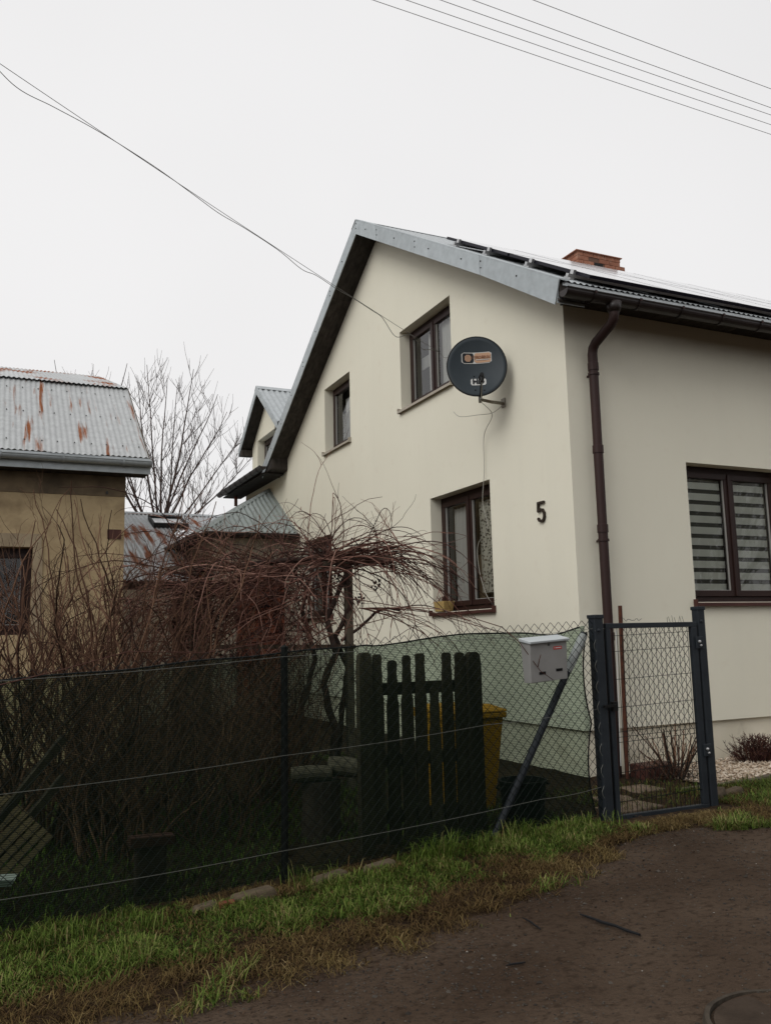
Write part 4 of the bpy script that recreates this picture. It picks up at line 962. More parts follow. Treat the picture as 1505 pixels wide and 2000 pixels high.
# ============================================================ OLD PICKET GATE BEHIND THE NET
pk = thing('picket_panel', 'dark weathered picket panel leaning behind the netting', 'picket fence', (-2.5, -1.30, .1))
def picket(x, wd, top, bot, y, post=False):
    mb = MB(); th = .022 if not post else .07
    if post: pr_ = [(-.5, 0), (.5, 0), (.5, .93), (.42, .985), (.2, 1.0), (-.2, 1.0), (-.42, .985), (-.5, .93)]; H = top-bot; poly = [(x+u*wd, y, bot+v*H) for u, v in pr_]
    else:
        h = .15; wb = .047; poly = [(x-wb, y, bot), (x+wb, y, bot), (x+wb, y, top-.33), (x+wd/2, y, top-.28), (x+wd/2, y, top-h), (x+wd*.42, y, top-h*.62), (x+wd*.48, y, top-h*.22), (x+wd*.44, y, top-.012), (x+wd*.25, y, top), (x-wd*.25, y, top), (x-wd*.44, y, top-.012), (x-wd*.48, y, top-h*.22), (x-wd*.42, y, top-h*.62), (x-wd/2, y, top-h), (x-wd/2, y, top-.28), (x-wb, y, top-.33)]
    mb.prism(poly, (0, th, 0)); return mb.build('post' if post else 'picket', M['oldwood'], pk)
picket(-2.965, .105, 1.495, .05, -1.34, True); picket(-2.045, .115, 1.475, .05, -1.34, True)
for x, wd, tp in ((-2.855, .075, 1.48), (-2.735, .078, 1.43), (-2.615, .070, 1.465), (-2.50, .078, 1.478), (-2.385, .075, 1.22), (-2.27, .082, 1.478), (-2.155, .085, 1.475)): picket(x, wd, tp, .10+random.uniform(-.02, .03), -1.31+random.uniform(0, .008))
for z in (1.22, .70, .30): mb = MB(); mb.box(-3.0, -2.0, -1.272, -1.235, z-.045, z+.045); mb.build('rail', M['oldwood'], pk)
# ============================================================ YELLOW WHEELIE BIN
bn = thing('wheelie_bin', 'yellow wheelie bin behind the picket panel and netting', 'bin', (-1.6, -.55, .12))
bx, by, b0 = -1.75, -.52, .13
mb = MB()
def frust(mb, z0_, w0, d0, z1_, w1, d1): mb.hexa([(bx-w0, by-d0, z0_), (bx+w0, by-d0, z0_), (bx+w0, by+d0, z0_), (bx-w0, by+d0, z0_), (bx-w1, by-d1, z1_), (bx+w1, by-d1, z1_), (bx+w1, by+d1, z1_), (bx-w1, by+d1, z1_)])
frust(mb, b0+.02, .215, .22, b0+.80, .275, .31); mb.build('body', M['yellow'], bn, bevel=.02)
mb = MB(); frust(mb, b0+.78, .292, .328, b0+.825, .292, .328); mb.build('rim', M['yellow'], bn, bevel=.008)
mb = MB(); frust(mb, b0+.828, .300, .335, b0+.855, .292, .32); frust(mb, b0+.856, .27, .29, b0+.888, .20, .22); mb.build('lid', M['yellow'], bn, bevel=.012)
mb = MB(); mb.cyl((bx-.27, by+.36, b0+.81), (bx+.27, by+.36, b0+.81), .016, 8); mb.build('handle', M['yellow'], bn)
for s_ in (-1, 1):
    mb = MB(); mb.cyl((bx+s_*.235, by+.25, b0+.10), (bx+s_*.285, by+.25, b0+.10), .10, 16); mb.build('wheel', M['rubber'], bn)
# black tub
tb = thing('tub', 'black plastic tub standing behind the sloping fence brace', 'tub', (-1.58, -1.2, .12))
mb = MB(); q = 20; c = Vector((-1.575, -1.22, 0))
prof = [(.0, .125), (.155, .125), (.185, .44), (.20, .445), (.20, .46), (.178, .46), (.150, .15), (0, .15)]
for r_, z in prof: mb.v += [tuple(c+Vector((max(r_, .0005)*math.cos(2*math.pi*k/q), max(r_, .0005)*math.sin(2*math.pi*k/q), z))) for k in range(q)]
mb.f = [(j*q+k, j*q+(k+1) % q, (j+1)*q+(k+1) % q, (j+1)*q+k) for j in range(len(prof)-1) for k in range(q)]
mb.build('tub_body', M['rubber'], tb)
mb = MB()
for s_ in (-1, 1): mb.tube([c+Vector((s_*.19, -.05, .43)), c+Vector((s_*.225, -.03, .41)), c+Vector((s_*.225, .03, .41)), c+Vector((s_*.19, .05, .43))], .008, 6)
mb.build('tub_handle', M['rubber'], tb)
# ============================================================ ROD AND TUBE BY THE DOWNPIPE
tag(MB().cyl((.30, -.22, .05), (.36, -.20, 1.87), .021, 10).build('rusty_rod', M['rust']), 'rusty steel rod standing beside the brown downpipe', 'rod')
tag(MB().tube([(.225, -.23, .30), (.245, -.23, 1.0), (.262, -.235, 1.62)], .0045, 8).build('white_conduit', M['white_print']), 'thin white conduit between downpipe and rusty rod', 'conduit')

# ============================================================ GRAVEL BED, EDGING, PATH
gb = MB(); xs_ = list(np.arange(.62, 6.0, .1)); ys_ = list(np.arange(-.92, .06, .07))
bed = grid_mesh(xs_, ys_, lambda x, y: .185+.03*smooth((x-.5)/2)+.012*noise.noise((x*3, y*3, 0))).build('gravel_bed', M['chip'], smooth=True, attr=np.random.rand(len(xs_)*len(ys_))*.5)
tag(bed, 'bed of pale stone chippings along the house wall', kind='structure')
def stones_mesh(pts, sizes, flat=.7):
    """random low poly stones, vectorised"""
    base = np.array([(1,0,0),(-1,0,0),(0,1,0),(0,-1,0),(0,0,1),(0,0,-1)], float); fc = [(0,2,4),(2,1,4),(1,3,4),(3,0,4),(2,0,5),(1,2,5),(3,1,5),(0,3,5)]
    n = len(pts); ang = np.random.rand(n)*6.28; sc = np.random.uniform(.6, 1.3, (n, 3)); sc[:, 2] *= flat
    v = base[None]*(sc*np.array(sizes)[:, None])[:, None, :]+np.random.uniform(-.18, .18, (n, 6, 3))*np.array(sizes)[:, None, None]
    c, s = np.cos(ang), np.sin(ang); x = v[:, :, 0]*c[:, None]-v[:, :, 1]*s[:, None]; y = v[:, :, 0]*s[:, None]+v[:, :, 1]*c[:, None]
    v = np.stack([x, y, v[:, :, 2]], 2)+np.array(pts)[:, None, :]
    mb = MB(); mb.v = [tuple(q) for q in v.reshape(-1, 3).tolist()]
    f = (np.arange(n)*6)[:, None, None]+np.array(fc)[None]; mb.f = [tuple(q) for q in f.reshape(-1, 3).tolist()]
    return mb, np.repeat(np.random.rand(n), 6)
pts = []; 
for k in range(5200):
    x = random.uniform(.62, 4.2); y = random.uniform(-.92, .03); pts.append((x, y, .192+.03*smooth((x-.5)/2)+.012*noise.noise((x*3, y*3, 0))+random.uniform(0, .012)))
mb, at = stones_mesh(pts, np.random.uniform(.009, .021, len(pts))); tag(mb.build('chippings', M['chip'], bed, attr=at), kind='stuff')
edg = thing('garden_edging', 'row of low concrete edging stones along the chippings', 'edging', (2, -.97, .15))
x = .30; k = 0
while x < 6:
    l = random.uniform(.42, .52); mb = MB(); y = -.98+.03*(x-.6)*.3+random.uniform(-.015, .015); z = .165+.03*smooth((x-.5)/2)+random.uniform(-.01, .01)
    mb.hexa([(x, y-.03, .05), (x+l, y-.03+.01, .05), (x+l, y+.03, .05), (x, y+.03, .05), (x, y-.028, z+.03), (x+l, y-.025, z+.035), (x+l, y+.03, z+.035), (x, y+.028, z+.03)])
    mb.build('edging_stone', M['concrete'], edg, bevel=.008); x += l+.012; k += 1
for (x, y, sx, sy, h, rz_, lb) in ((.28, -1.40, .13, .08, .075, .5, 'angular pale stone wedged at the foot of the right gate post'), (.50, -1.36, .11, .07, .06, -.2, 'flat pale stone beside the wedged stone right of the gate')):
    mb = MB(); c, s = math.cos(rz_), math.sin(rz_); pp = []
    for z, e in ((0, 1), (h, .72)):
        for u, v in ((-1, -1), (1, -.8), (.9, 1), (-.8, .9)): X, Y = u*sx*e, v*sy*e; pp.append((x+c*X-s*Y, y+s*X+c*Y, gz(x, y)-.01+z+(.02*u if z else 0)))
    tag(mb.hexa(pp).build('stone', M['stone'], bevel=.012), lb, 'stone')
for (x, y, w_, d_, a, lb) in ((-.62, -1.33, .26, .14, .12, 'nearest buff paving slab just behind the garden gate'), (-.38, -1.0, .27, .15, -.1, 'second buff paving slab behind the gate toward the house'), (-.05, -.72, .26, .15, .08, 'farthest buff paving slab behind the gate near the downpipe')):
    mb = MB(); c, s = math.cos(a), math.sin(a)
    mb.hexa([(x+c*u*w_-s*v*d_, y+s*u*w_+c*v*d_, z) for z in (.12, .178) for u, v in ((-1, -1), (1, -1), (1, 1), (-1, 1))])
    tag(mb.build('paving_slab', M['slab'], bevel=.008), lb, 'paving slab', 'slabs of the gate path')
mb = MB(); mb.hexa([(.40, -.40, .12), (.78, -.42, .12), (.78, -.16, .12), (.40, -.14, .12), (.40, -.40, .30), (.76, -.42, .31), (.76, -.17, .31), (.41, -.14, .30)])
tag(mb.build('wooden_planter', M['sillb'], bevel=.01), 'low dark brown planter box at the wall behind the gate', 'planter')

# ============================================================ LANE DETAILS
mh = thing('manhole_cover', 'round worn concrete cover set in the lane at lower right', 'manhole cover', (-2.50, -4.62, .06))
cx, cy, cr = -2.645, -4.665, .335; zz = gz(cx, cy)+.006
mb = MB(); mb.cyl((cx, cy, zz-.1), (cx, cy, zz), cr-.035, 48); mb.build('cover', M['lid'], mh)
mb = MB(); n = 56
for k in range(n):
    a = 2*math.pi*k/n; j = .004*noise.noise((math.cos(a)*3, math.sin(a)*3, 0))
    for r_, z in ((cr-.022, zz-.05), (cr-.02, zz+.009+j), (cr+j*2, zz+.008+j), (cr+.012, zz-.03)): mb.v.append((cx+r_*math.cos(a), cy+r_*math.sin(a), z))
mb.f = [(4*k+j, 4*((k+1) % n)+j, 4*((k+1) % n)+j+1, 4*k+j+1) for k in range(n) for j in range(3)]
mb.build('rim', M['lidrim'], mh)
for a, b, r_, lb in (((-2.56, -3.22, .115), (-2.50, -3.62, .11), .009, 'long dark stick lying across the lane'), ((-2.83, -3.08, .10), (-2.85, -3.28, .10), .005, 'thin short twig lying left of the long stick'), ((-3.24, -3.55, .085), (-3.14, -3.56, .085), .005, 'small twig on the lane nearest the camera')):
    a = Vector(a); b = Vector(b); 
    P = [a.lerp(b, t)+Vector((.012*noise.noise((t*4, a.x*9, 0)), .01*noise.noise((t*4, a.x*9, 3)), gz(a.x, a.y)+.016-a.z-(b.z-a.z)*t)) for t in (0, .2, .4, .6, .8, 1)]
    tag(MB().tube(P, [r_*.5, r_*.8, r_, r_*.9, r_*.9, r_*.7], 6).build('stick', M['rubber']), lb, 'stick', 'sticks on the lane')
pts = []; sz = []
for k in range(30000):
    x = random.uniform(-6, 1.5); d = abs(random.gauss(1.0, 1.0)); e = edge_y(x); y = e-d+.1
    if noise.noise((x*1.6, y*1.6, 11)) < random.uniform(-.5, .35): continue
    pts.append((x, y, road_z(x, y, e)+.001)); sz.append(random.choice((.002, .003, .004, .005, .007)) if random.random() < .97 else random.uniform(.008, .014))
mb, at = stones_mesh(pts, sz, .6); at = np.where(np.repeat(np.random.rand(len(pts)), 6) > .992, 1.0, at*.55)
tag(mb.build('loose_stones', M['pebble'], attr=at), 'scattered small stones and grit on the dirt lane', 'loose stones', kind='stuff')
def leafmesh(n, where, smin, smax):
    mb = MB(); at = []
    for k in range(n):
        x, y, z = where(); a = random.uniform(0, 6.28); l = random.uniform(smin, smax); w_ = l*random.uniform(.2, .5); d = Vector((math.cos(a), math.sin(a), random.uniform(-.2, .3))); s = Vector((-math.sin(a), math.cos(a), random.uniform(-.4, .4))); c = Vector((x, y, z+.006))
        mb.quad(c-d*l/2, c+s*w_/2, c+d*l/2+Vector((0, 0, .006)), c-s*w_/2+Vector((0, 0, .004))); at += [random.random()]*4
    return mb, at
def where_leaf():
    x = random.uniform(-6, 1.8); e = edge_y(x); y = e+random.gauss(-.05, .32); return x, y, gz(x, y)+.004
mb, at = leafmesh(2600, where_leaf, .008, .030); tag(mb.build('leaf_litter', M['leaf'], attr=at), 'brown leaf litter along the edge of the lane', 'leaf litter', kind='stuff')
# stones at the foot of the fence
for (x, y, sx, sy, h, a, lb) in ((-3.95, -1.78, .17, .06, .06, .08, 'longest pale stone at the fence foot left of the middle post'), (-4.25, -1.80, .09, .05, .045, .05, 'smaller stone at the fence foot left of the longest one'), (-3.42, -1.72, .15, .06, .05, .15, 'mossy flat stone at the fence foot right of the middle post'), (-3.05, -1.69, .14, .05, .045, .1, 'flat stone under the netting below the picket panel')):
    mb = MB(); c, s = math.cos(a), math.sin(a); pp = []
    for z, e in ((-.02, 1), (h, .78)):
        for u, v in ((-1, -.9), (1, -1), (.95, 1), (-.9, .8)): X, Y = u*sx*e, v*sy*e; pp.append((x+c*X-s*Y, y+s*X+c*Y, gz(x, y)+z+(.01*u if z > 0 else 0)))
    tag(mb.hexa(pp).build('stone', M['stone'], bevel=.015), lb, 'stone', 'stones along the fence foot')
mb = MB(); mb.hexa([(-4.13+u*.05, -1.86+v*.03, gz(-4.1, -1.86)+z) for z in (-.01, .05) for u, v in ((-1, -1), (1, -.7), (1.1, 1), (-.9, .8))])
tag(mb.build('brick_fragment', M['brick'], bevel=.008), 'red brick fragment in the grass at the fence foot', 'brick')

# ============================================================ YARD CLUTTER BEHIND THE NET
def log(a, b, r_, lb):
    lg = thing('log', lb, 'log', tuple(a), 'logs in the yard')
    MB().tube([Vector(a), Vector(a).lerp(Vector(b), .5)+Vector((0, 0, .006)), Vector(b)], [r_, r_*1.04, r_*.95], 12).build('log_bark', M['greywood'], lg)
    d = (Vector(b)-Vector(a)).normalized(); MB().cyl(Vector(b)-d*.001, Vector(b)+d*.004, r_*.9, 12).build('cut_end', M['palewood'], lg)
log((-3.30, -.62, .56), (-3.0, -.70, .56), .06, 'short pale log on the chopping block, left one'); log((-2.98, -.60, .60), (-2.78, -.72, .58), .075, 'thicker log on the chopping block, right one')
tag(MB().tube([(-3.05, -.6, .0), (-3.05, -.6, .3), (-3.05, -.6, .50)], [.16, .15, .155], 14).build('chopping_block', M['vinebark']), 'dark wooden chopping block in the yard behind the netting', 'block')
tag(MB().hexa([(-4.60, -1.25, .29), (-4.31, -1.22, .28), (-4.31, -1.10, .28), (-4.60, -1.13, .29), (-4.60, -1.25, .35), (-4.31, -1.22, .335), (-4.31, -1.10, .335), (-4.60, -1.13, .35)]).build('plank', M['sillb']), 'short red brown plank behind the left part of the netting', 'plank')
tag(MB().box(-4.56, -4.36, -1.22, -1.12, -.03, .286).build('tree_stump', M['vinebark'], bevel=.02), 'dark stump carrying the red brown plank', 'stump')
pal = thing('pallet', 'broken slatted pallet tilted on the grass at far left', 'pallet', (-5.15, -.95, .05))
pu = Vector((.62, .25, .55)).normalized(); pv = Vector((-.5, .2, .5)).normalized(); p0 = Vector((-5.36, -1.05, .10))
for k in range(8): MB().bar(p0+pv*(.055*k), p0+pv*(.055*k)+pu*.42, .04, .012, up=pu.cross(pv)).build('slat', M['palewood'], pal)
for t in (.05, .2, .36): MB().bar(p0+pu*t+pu.cross(pv)*-.02, p0+pu*t+pv*.42+pu.cross(pv)*-.02, .05, .02, up=pu.cross(pv)).build('bearer', M['palewood'], pal)
for a, b, lb in (((-5.75, -1.1, .05), (-5.0, -.95, .99), 'upper leaning dark beam at the far left of the yard'), ((-5.55, -.9, .05), (-4.98, -.8, .72), 'lower leaning dark beam at the far left of the yard')):
    tag(MB().bar(a, b, .055, .045).build('beam', M['oldwood']), lb, 'beam', 'beams leaning in the yard')
tag(MB().hexa([(-5.52, -1.18, .16), (-5.30, -1.2, .14), (-5.28, -1.08, .14), (-5.5, -1.06, .16), (-5.54, -1.2, .20), (-5.28, -1.22, .18), (-5.26, -1.06, .18), (-5.52, -1.04, .2)]).build('white_tray', M['white_print']), 'small white tray lying beside the pallet', 'tray')

# ============================================================ BARE PLANTS: generators
def branch(mb, at, p, d, length, r0, r1, n, wob, grav=0., up=0., sides=4, val=None, rng=random):
    pts = [Vector(p)]; d = Vector(d).normalized(); st = length/n; rad = [r0]
    for i in range(n):
        d = (d+Vector((rng.gauss(0, wob), rng.gauss(0, wob), rng.gauss(0, wob)))+Vector((0, 0, up-grav*(i/n)))).normalized()
        pts.append(pts[-1]+d*st); rad.append(r0+(r1-r0)*(i+1)/n)
    b = len(mb.v); mb.tube(pts, rad, sides, caps=False)
    if at is not None: at += [val if val is not None else random.random()]*(len(mb.v)-b)
    return pts, d
def rand_dir(up=.0):
    a = random.uniform(0, 6.28); return Vector((math.cos(a), math.sin(a), up))

# --- shrubs in front of the barn: upright wavy stems
def shrub(name, label, bx_, by_, nst, h0, h1, spread, cat='shrub', grp=None, lean=(0, 0), mt='willow', r=.0128):
    t = thing(name, label, cat, (bx_, by_, gz(bx_, by_)), grp); mb = MB(); at = []; m2 = MB(); at2 = []
    for k in range(nst):
        a = random.uniform(0, 6.28); q = spread*random.random()**.5; p = Vector((bx_+.30*q*math.cos(a), by_+.30*q*math.sin(a), gz(bx_, by_)-.02))
        h = random.uniform(h0, h1); rr = r*random.uniform(.65, 1.35)
        d = Vector((q*math.cos(a)*.55+lean[0]+random.gauss(0, .08), q*math.sin(a)*.45+lean[1]+random.gauss(0, .08), 1.15))
        pts, _ = branch(mb, at, p, d, h, rr, rr*.25, 22, .15, up=.045, sides=5)
        for j in range(random.randint(3, 5)):
            i = random.randint(6, 19); e = (pts[i+1]-pts[i]).normalized(); r2 = rr*(1-.72*i/22)*.75
            p2, _ = branch(mb, at, pts[i], e+rand_dir(.1)*.6, random.uniform(.45, 1.1)*(1.15-i/30), r2, r2*.3, 14, .17, up=.07, sides=4)
            for m_ in range(random.randint(2, 5)):
                i2 = random.randint(3, 12); branch(m2, at2, p2[i2], (p2[i2+1]-p2[i2]).normalized()+rand_dir(.15)*.8, random.uniform(.10, .38), r2*.45, .0012, 7, .2, up=.06, sides=3)
        for m_ in range(4):
            i2 = random.randint(8, 20); branch(m2, at2, pts[i2], (pts[i2+1]-pts[i2]).normalized()+rand_dir(.1)*.8, random.uniform(.12, .4), .0026, .0011, 7, .2, up=.06, sides=3)
    mb.build('stems', M[mt], t, smooth=True, attr=at); tag(m2.build('twigs', M[mt], t, smooth=True, attr=at2), kind='stuff')
    return t
shrub('shrub', 'tall bare shrub at the far left in front of the barn window', -5.50, .60, 38, 1.8, 3.1, .9, grp='bare shrubs before the barn')
shrub('shrub', 'dense bare shrub with wavy stems before the ochre barn wall', -4.85, .75, 46, 2.1, 3.45, .9, grp='bare shrubs before the barn', lean=(.05, 0))
shrub('shrub', 'bare shrub reaching past the barn corner toward the rusty shed', -4.30, .90, 38, 2.0, 3.4, .75, grp='bare shrubs before the barn', lean=(.10, 0))
shrub('shrub', 'low tangled shrub just behind the left end of the netting', -4.55, -.10, 46, 1.0, 2.0, 1.0, grp='bare shrubs before the barn', r=.008)

shrub('shrub', 'low tangled shrub behind the netting at the middle post', -3.75, .1, 60, .8, 1.6, 1.6, grp='bare shrubs before the barn', r=.007)
shrub('shrub', 'low tangled shrub behind the netting under the vine', -3.0, 1.2, 50, .8, 1.6, 1.4, grp='bare shrubs before the barn', r=.007)

# --- pergola and grape vine
perg = thing('pergola', 'weathered timber pergola post and rails carrying the grape vine', 'pergola', (-2.15, .95, .15))
MB().box(-2.19, -2.115, .91, .985, .05, 2.42).build('post', M['greywood'], perg, bevel=.006)
MB().box(-3.62, -3.55, 1.55, 1.62, .05, 2.35).build('post', M['greywood'], perg, bevel=.006)
MB().bar((-3.85, 1.72, 2.33), (-1.75, .76, 2.40), .05, .07).build('rail', M['greywood'], perg)
MB().bar((-3.6, 1.3, 1.55), (-2.1, .9, 1.52), .03, .04).build('rail', M['oldwood'], perg)
MB().bar((-2.15, .93, 2.44), (-1.9, 2.6, 2.5), .05, .06).build('rail', M['greywood'], perg)
vine = thing('grape_vine', 'leafless red brown grape vine sprawling over the pergola', 'vine', (-2.32, 1.0, .15))
mb = MB()
for (a, path, r_) in ((0, [(-2.36, 1.02, .1), (-2.30, .98, .7), (-2.42, 1.0, 1.15), (-2.30, .95, 1.45), (-2.38, .98, 1.8), (-2.24, .95, 2.1), (-2.12, .92, 2.42)], .036), (1, [(-2.30, 1.08, .1), (-2.22, 1.02, .8), (-2.16, .98, 1.3), (-2.28, 1.0, 1.62), (-2.13, .9, 1.95), (-2.2, .92, 2.3), (-2.45, 1.05, 2.48)], .028), (2, [(-2.24, .95, 1.58), (-2.05, .9, 1.70), (-1.9, .84, 1.86), (-1.78, .80, 1.90), (-1.66, .76, 1.87)], .015), (3, [(-2.45, 1.05, 2.42), (-2.8, 1.2, 2.40), (-3.2, 1.4, 2.36), (-3.7, 1.62, 2.30)], .026), (4, [(-2.55, 1.1, .1), (-2.62, 1.1, .9), (-2.48, 1.05, 1.4), (-2.60, 1.08, 1.9), (-2.5, 1.05, 2.35)], .028)):
    P = [Vector(p) for p in path]; Q = []
    for i in range(len(P)-1):
        for k in range(6):
            q = P[i].lerp(P[i+1], k/6); Q.append(q+Vector((noise.noise((q.z*5, a, 0)), noise.noise((q.z*5, a, 4)), 0))*.025)
    Q.append(P[-1]); mb.tube(Q, [r_*(1.15-.5*i/len(Q))*(1+.25*noise.noise((i*.6, a, 2))) for i in range(len(Q))], 8)
mb.build('trunk', M['vinebark'], vine, smooth=True)
cn = MB(); at = []; tw = MB(); at2 = []
def cane(p, d, l, r_=.0062, grav=.12, wob=.075, side=2):
    pts, _ = branch(cn, at, p, d, l, r_*random.uniform(.75, 1.2), r_*.35, 18, wob, grav=grav, sides=5)
    for j in range(side):
        i = random.randint(3, 15); branch(tw, at2, pts[i], (pts[i+1]-pts[i]).normalized()+rand_dir(.1)*.8, random.uniform(.15, .55), r_*.5, r_*.22, 8, .16, grav=.05, sides=3)
    return pts
hub = Vector((-2.14, .93, 2.38))
for k in range(58):      # arching to the right over the post
    p = hub+Vector((random.gauss(-.10, .18), random.gauss(0, .14), random.gauss(.0, .05))); cane(p, (random.uniform(.6, 1.2), -.34+random.gauss(0, .20), random.uniform(.0, .48)), random.uniform(.7, 1.75), r_=.0072, grav=random.uniform(.10, .26), wob=.07, side=2)
for k in range(26):      # drooping straight down around the trunk
    p = hub+Vector((random.gauss(-.12, .18), random.gauss(0, .12), random.gauss(0, .07))); cane(p, (random.gauss(-.05, .35), random.gauss(0, .25), .25), random.uniform(.8, 1.5), grav=.5)
for k in range(210):     # the long mass to the left
    t = random.random()**.9; base = Vector((-2.15, .93, 2.43)).lerp(Vector((-3.75, 1.55, 2.20)), t)+Vector((0, random.gauss(0, .22), random.gauss(-.06, .08)))
    cane(base, (random.uniform(-1.2, .5), .15+random.gauss(0, .35), random.uniform(-.30, .25)), random.uniform(.7, 1.8), r_=.0074, grav=random.uniform(.08, .36), wob=.09, side=3)
for k in range(190):     # lower tangle
    t = random.random(); base = Vector((-2.40, 1.0, 1.95)).lerp(Vector((-3.95, 1.7, 1.65)), t)+Vector((0, random.gauss(0, .3), random.gauss(0, .24)))
    cane(base, (random.uniform(-1, .8), random.gauss(.1, .4), random.uniform(-.8, .6)), random.uniform(.5, 1.3), r_=.007, grav=.05, wob=.12, side=2)
for k in range(45):      # stems rising from the ground on the left of the pergola
    t = random.random(); base = Vector((-2.6, 1.0, .2)).lerp(Vector((-4.0, 1.6, .1)), t)
    cane(base, (random.gauss(.12, .25), random.gauss(0, .2), 1), random.uniform(1.5, 2.3), r_=.007, grav=-.02, wob=.12, side=4)
for k in range(36):      # upright shoots
    t = random.random(); base = Vector((-1.95, .85, 2.42)).lerp(Vector((-3.7, 1.62, 2.34)), t)
    cane(base, (random.gauss(0, .45), random.gauss(0, .3), 1.0), random.uniform(.12, .42), r_=.005, grav=0, wob=.15, side=3)
for e in ((-1.98, .86, 3.05), (-2.42, 1.05, 3.10), (-1.72, .8, 3.0)):
    p = Vector((e[0]+.12, e[1], 2.42)); cane(p, Vector(e)-p+Vector((.1, 0, 0)), .60, r_=.007, grav=-.02, wob=.12, side=5)
for k in range(10):      # low shoots past the picket panel to the right
    cane((-2.0+random.uniform(-.2, .3), .80, 1.9), (1, -.35+random.gauss(0, .1), random.uniform(-.25, .1)), random.uniform(.9, 1.45), r_=.006, grav=.14, wob=.07, side=3)
cn.build('canes', M['twig'], vine, smooth=True, attr=at); tag(tw.build('tendrils', M['twig'], vine, smooth=True, attr=at2), kind='stuff')
for c in ((-2.08, .86, 2.05), (-2.28, .9, 2.28), (-2.95, 1.2, 2.05), (-2.6, 1.05, 1.62), (-1.9, .82, 2.2), (-3.3, 1.4, 1.95)):
    mb = MB()
    for k in range(22): mb.ball((c[0]+random.gauss(0, .022), c[1]+random.gauss(0, .02), c[2]-random.random()*.12), random.uniform(.008, .013), (5, 4))
    mb.build('grape_bunch', M['grape'], vine)
# a stray cane over the fence and mailbox
mb = MB(); at = []
for P in ([(-2.0, -1.2, 1.75), (-1.95, -1.6, 1.66), (-1.87, -1.70, 1.55), (-1.80, -1.755, 1.42), (-1.74, -1.775, 1.33), (-1.64, -1.79, 1.26)], [(-1.755, -1.77, 1.36), (-1.752, -1.785, 1.41), (-1.738, -1.79, 1.45)], [(-2.9, -.6, 1.95), (-2.4, -1.2, 1.80), (-2.05, -1.5, 1.66), (-1.9, -1.55, 1.62)], [(-5.6, -1.68, 1.34), (-5.1, -1.69, 1.45), (-4.7, -1.66, 1.55), (-4.2, -1.62, 1.53), (-3.7, -1.55, 1.60)]):
    b = len(mb.v); mb.tube(P, [.004*(1-.5*i/len(P)) for i in range(len(P))], 5); at += [.4]*(len(mb.v)-b)
tag(mb.build('stray_shoot', M['twig'], smooth=True, attr=at), 'thin bare shoots straggling over the fence top and the mailbox', 'shoots')

# --- shrub behind the gate and dark red plant by the wall
t = thing('gate_shrub', 'cut back bare shrub behind the garden gate', 'shrub', (.62, -.55, .16)); mb = MB(); at = []
for k in range(24):
    a = random.uniform(0, 6.28); branch(mb, at, (.62+.05*math.cos(a), -.55+.05*math.sin(a), .14), (math.cos(a)*.55, math.sin(a)*.4, 1), random.uniform(.35, .72), .011*random.uniform(.6, 1.3), .005, 8, .06, sides=6)
for k in range(50):
    a = random.uniform(0, 6.28); branch(mb, at, (.55+.2*math.cos(a), -.55+.15*math.sin(a), .16+random.random()*.2), rand_dir(.3), random.uniform(.12, .34), .003, .0012, 6, .2, sides=3)
mb.build('stems', M['willow'], t, smooth=True, attr=at)
mb, at = leafmesh(260, lambda: (.62+random.gauss(0, .17), -.6+random.gauss(0, .12), .17+abs(random.gauss(0, .08))), .02, .05); tag(mb.build('dry_leaves', M['leaf'], t, attr=at), kind='stuff')
t = thing('heather_plant', 'dark red brown bushy plant on the chippings at the wall', 'plant', (2.0, -.28, .2)); mb = MB(); at = []
for k in range(260):
    a = random.uniform(0, 6.28); q = random.random(); p = (1.98+.22*math.cos(a)*q, -.30+.14*math.sin(a)*q, .20)
    pts, _ = branch(mb, at, p, (math.cos(a)*q*.9, math.sin(a)*q*.7, 1), random.uniform(.14, .34), .004, .002, 7, .14, sides=3)
    for i in (3, 5, 6):
        for _ in range(2): branch(mb, at, pts[i], rand_dir(.8), random.uniform(.02, .06), .0035, .001, 2, .1, sides=3)
for k in range(9): branch(mb, at, (1.75, -.3, .22), (-1, -.1, random.uniform(.1, 1)), random.uniform(.15, .3), .0022, .0012, 7, .15, grav=.25, sides=3)
mb.build('foliage', M['heather'], t, attr=at)

# ============================================================ BARE TREES BEHIND
def tree(label, base, stems, H, crown, seed, name='bare_tree', twr=1.0, lev=3):
    rg = random.Random(seed); t = thing(name, label, 'tree', base, 'bare trees behind the buildings'); tr = MB(); cr = MB()
    def grow(p, d, l, r_, lv):
        n = 9 if lv > 1 else 6; mbx = tr if lv == lev else cr
        pts, dd = branch(mbx, None, p, d, l, r_, r_*(.45 if lv > 0 else .4), n, .055 if lv > 1 else .09, up=.05, sides=6 if lv >= 2 else 3, rng=rg)
        if lv == 0: return
        k = {3: 9, 2: 9, 1: 6}[lv]
        for j in range(k):
            i = rg.randint(2, n); e = (pts[i]-pts[i-1]).normalized(); a = rg.uniform(0, 6.28); o_ = Vector((math.cos(a), math.sin(a), rg.uniform(-.1, .5)))
            grow(pts[i], e*.75+o_*crown, l*rg.uniform(.38, .62), max(r_*(1-.55*i/n)*.5, .007*twr), lv-1)
        grow(pts[-1], dd, l*.5, r_*.45, lv-1)
    b = Vector(base)
    for (ox, oy, lx, ly, hh, r_) in stems: grow(b+Vector((ox, oy, 0)), Vector((lx, ly, 1)), hh, r_, lev)
    tr.build('trunk', M['bark'], t, smooth=True); cr.build('crown', M['bark'], t, smooth=True); return t
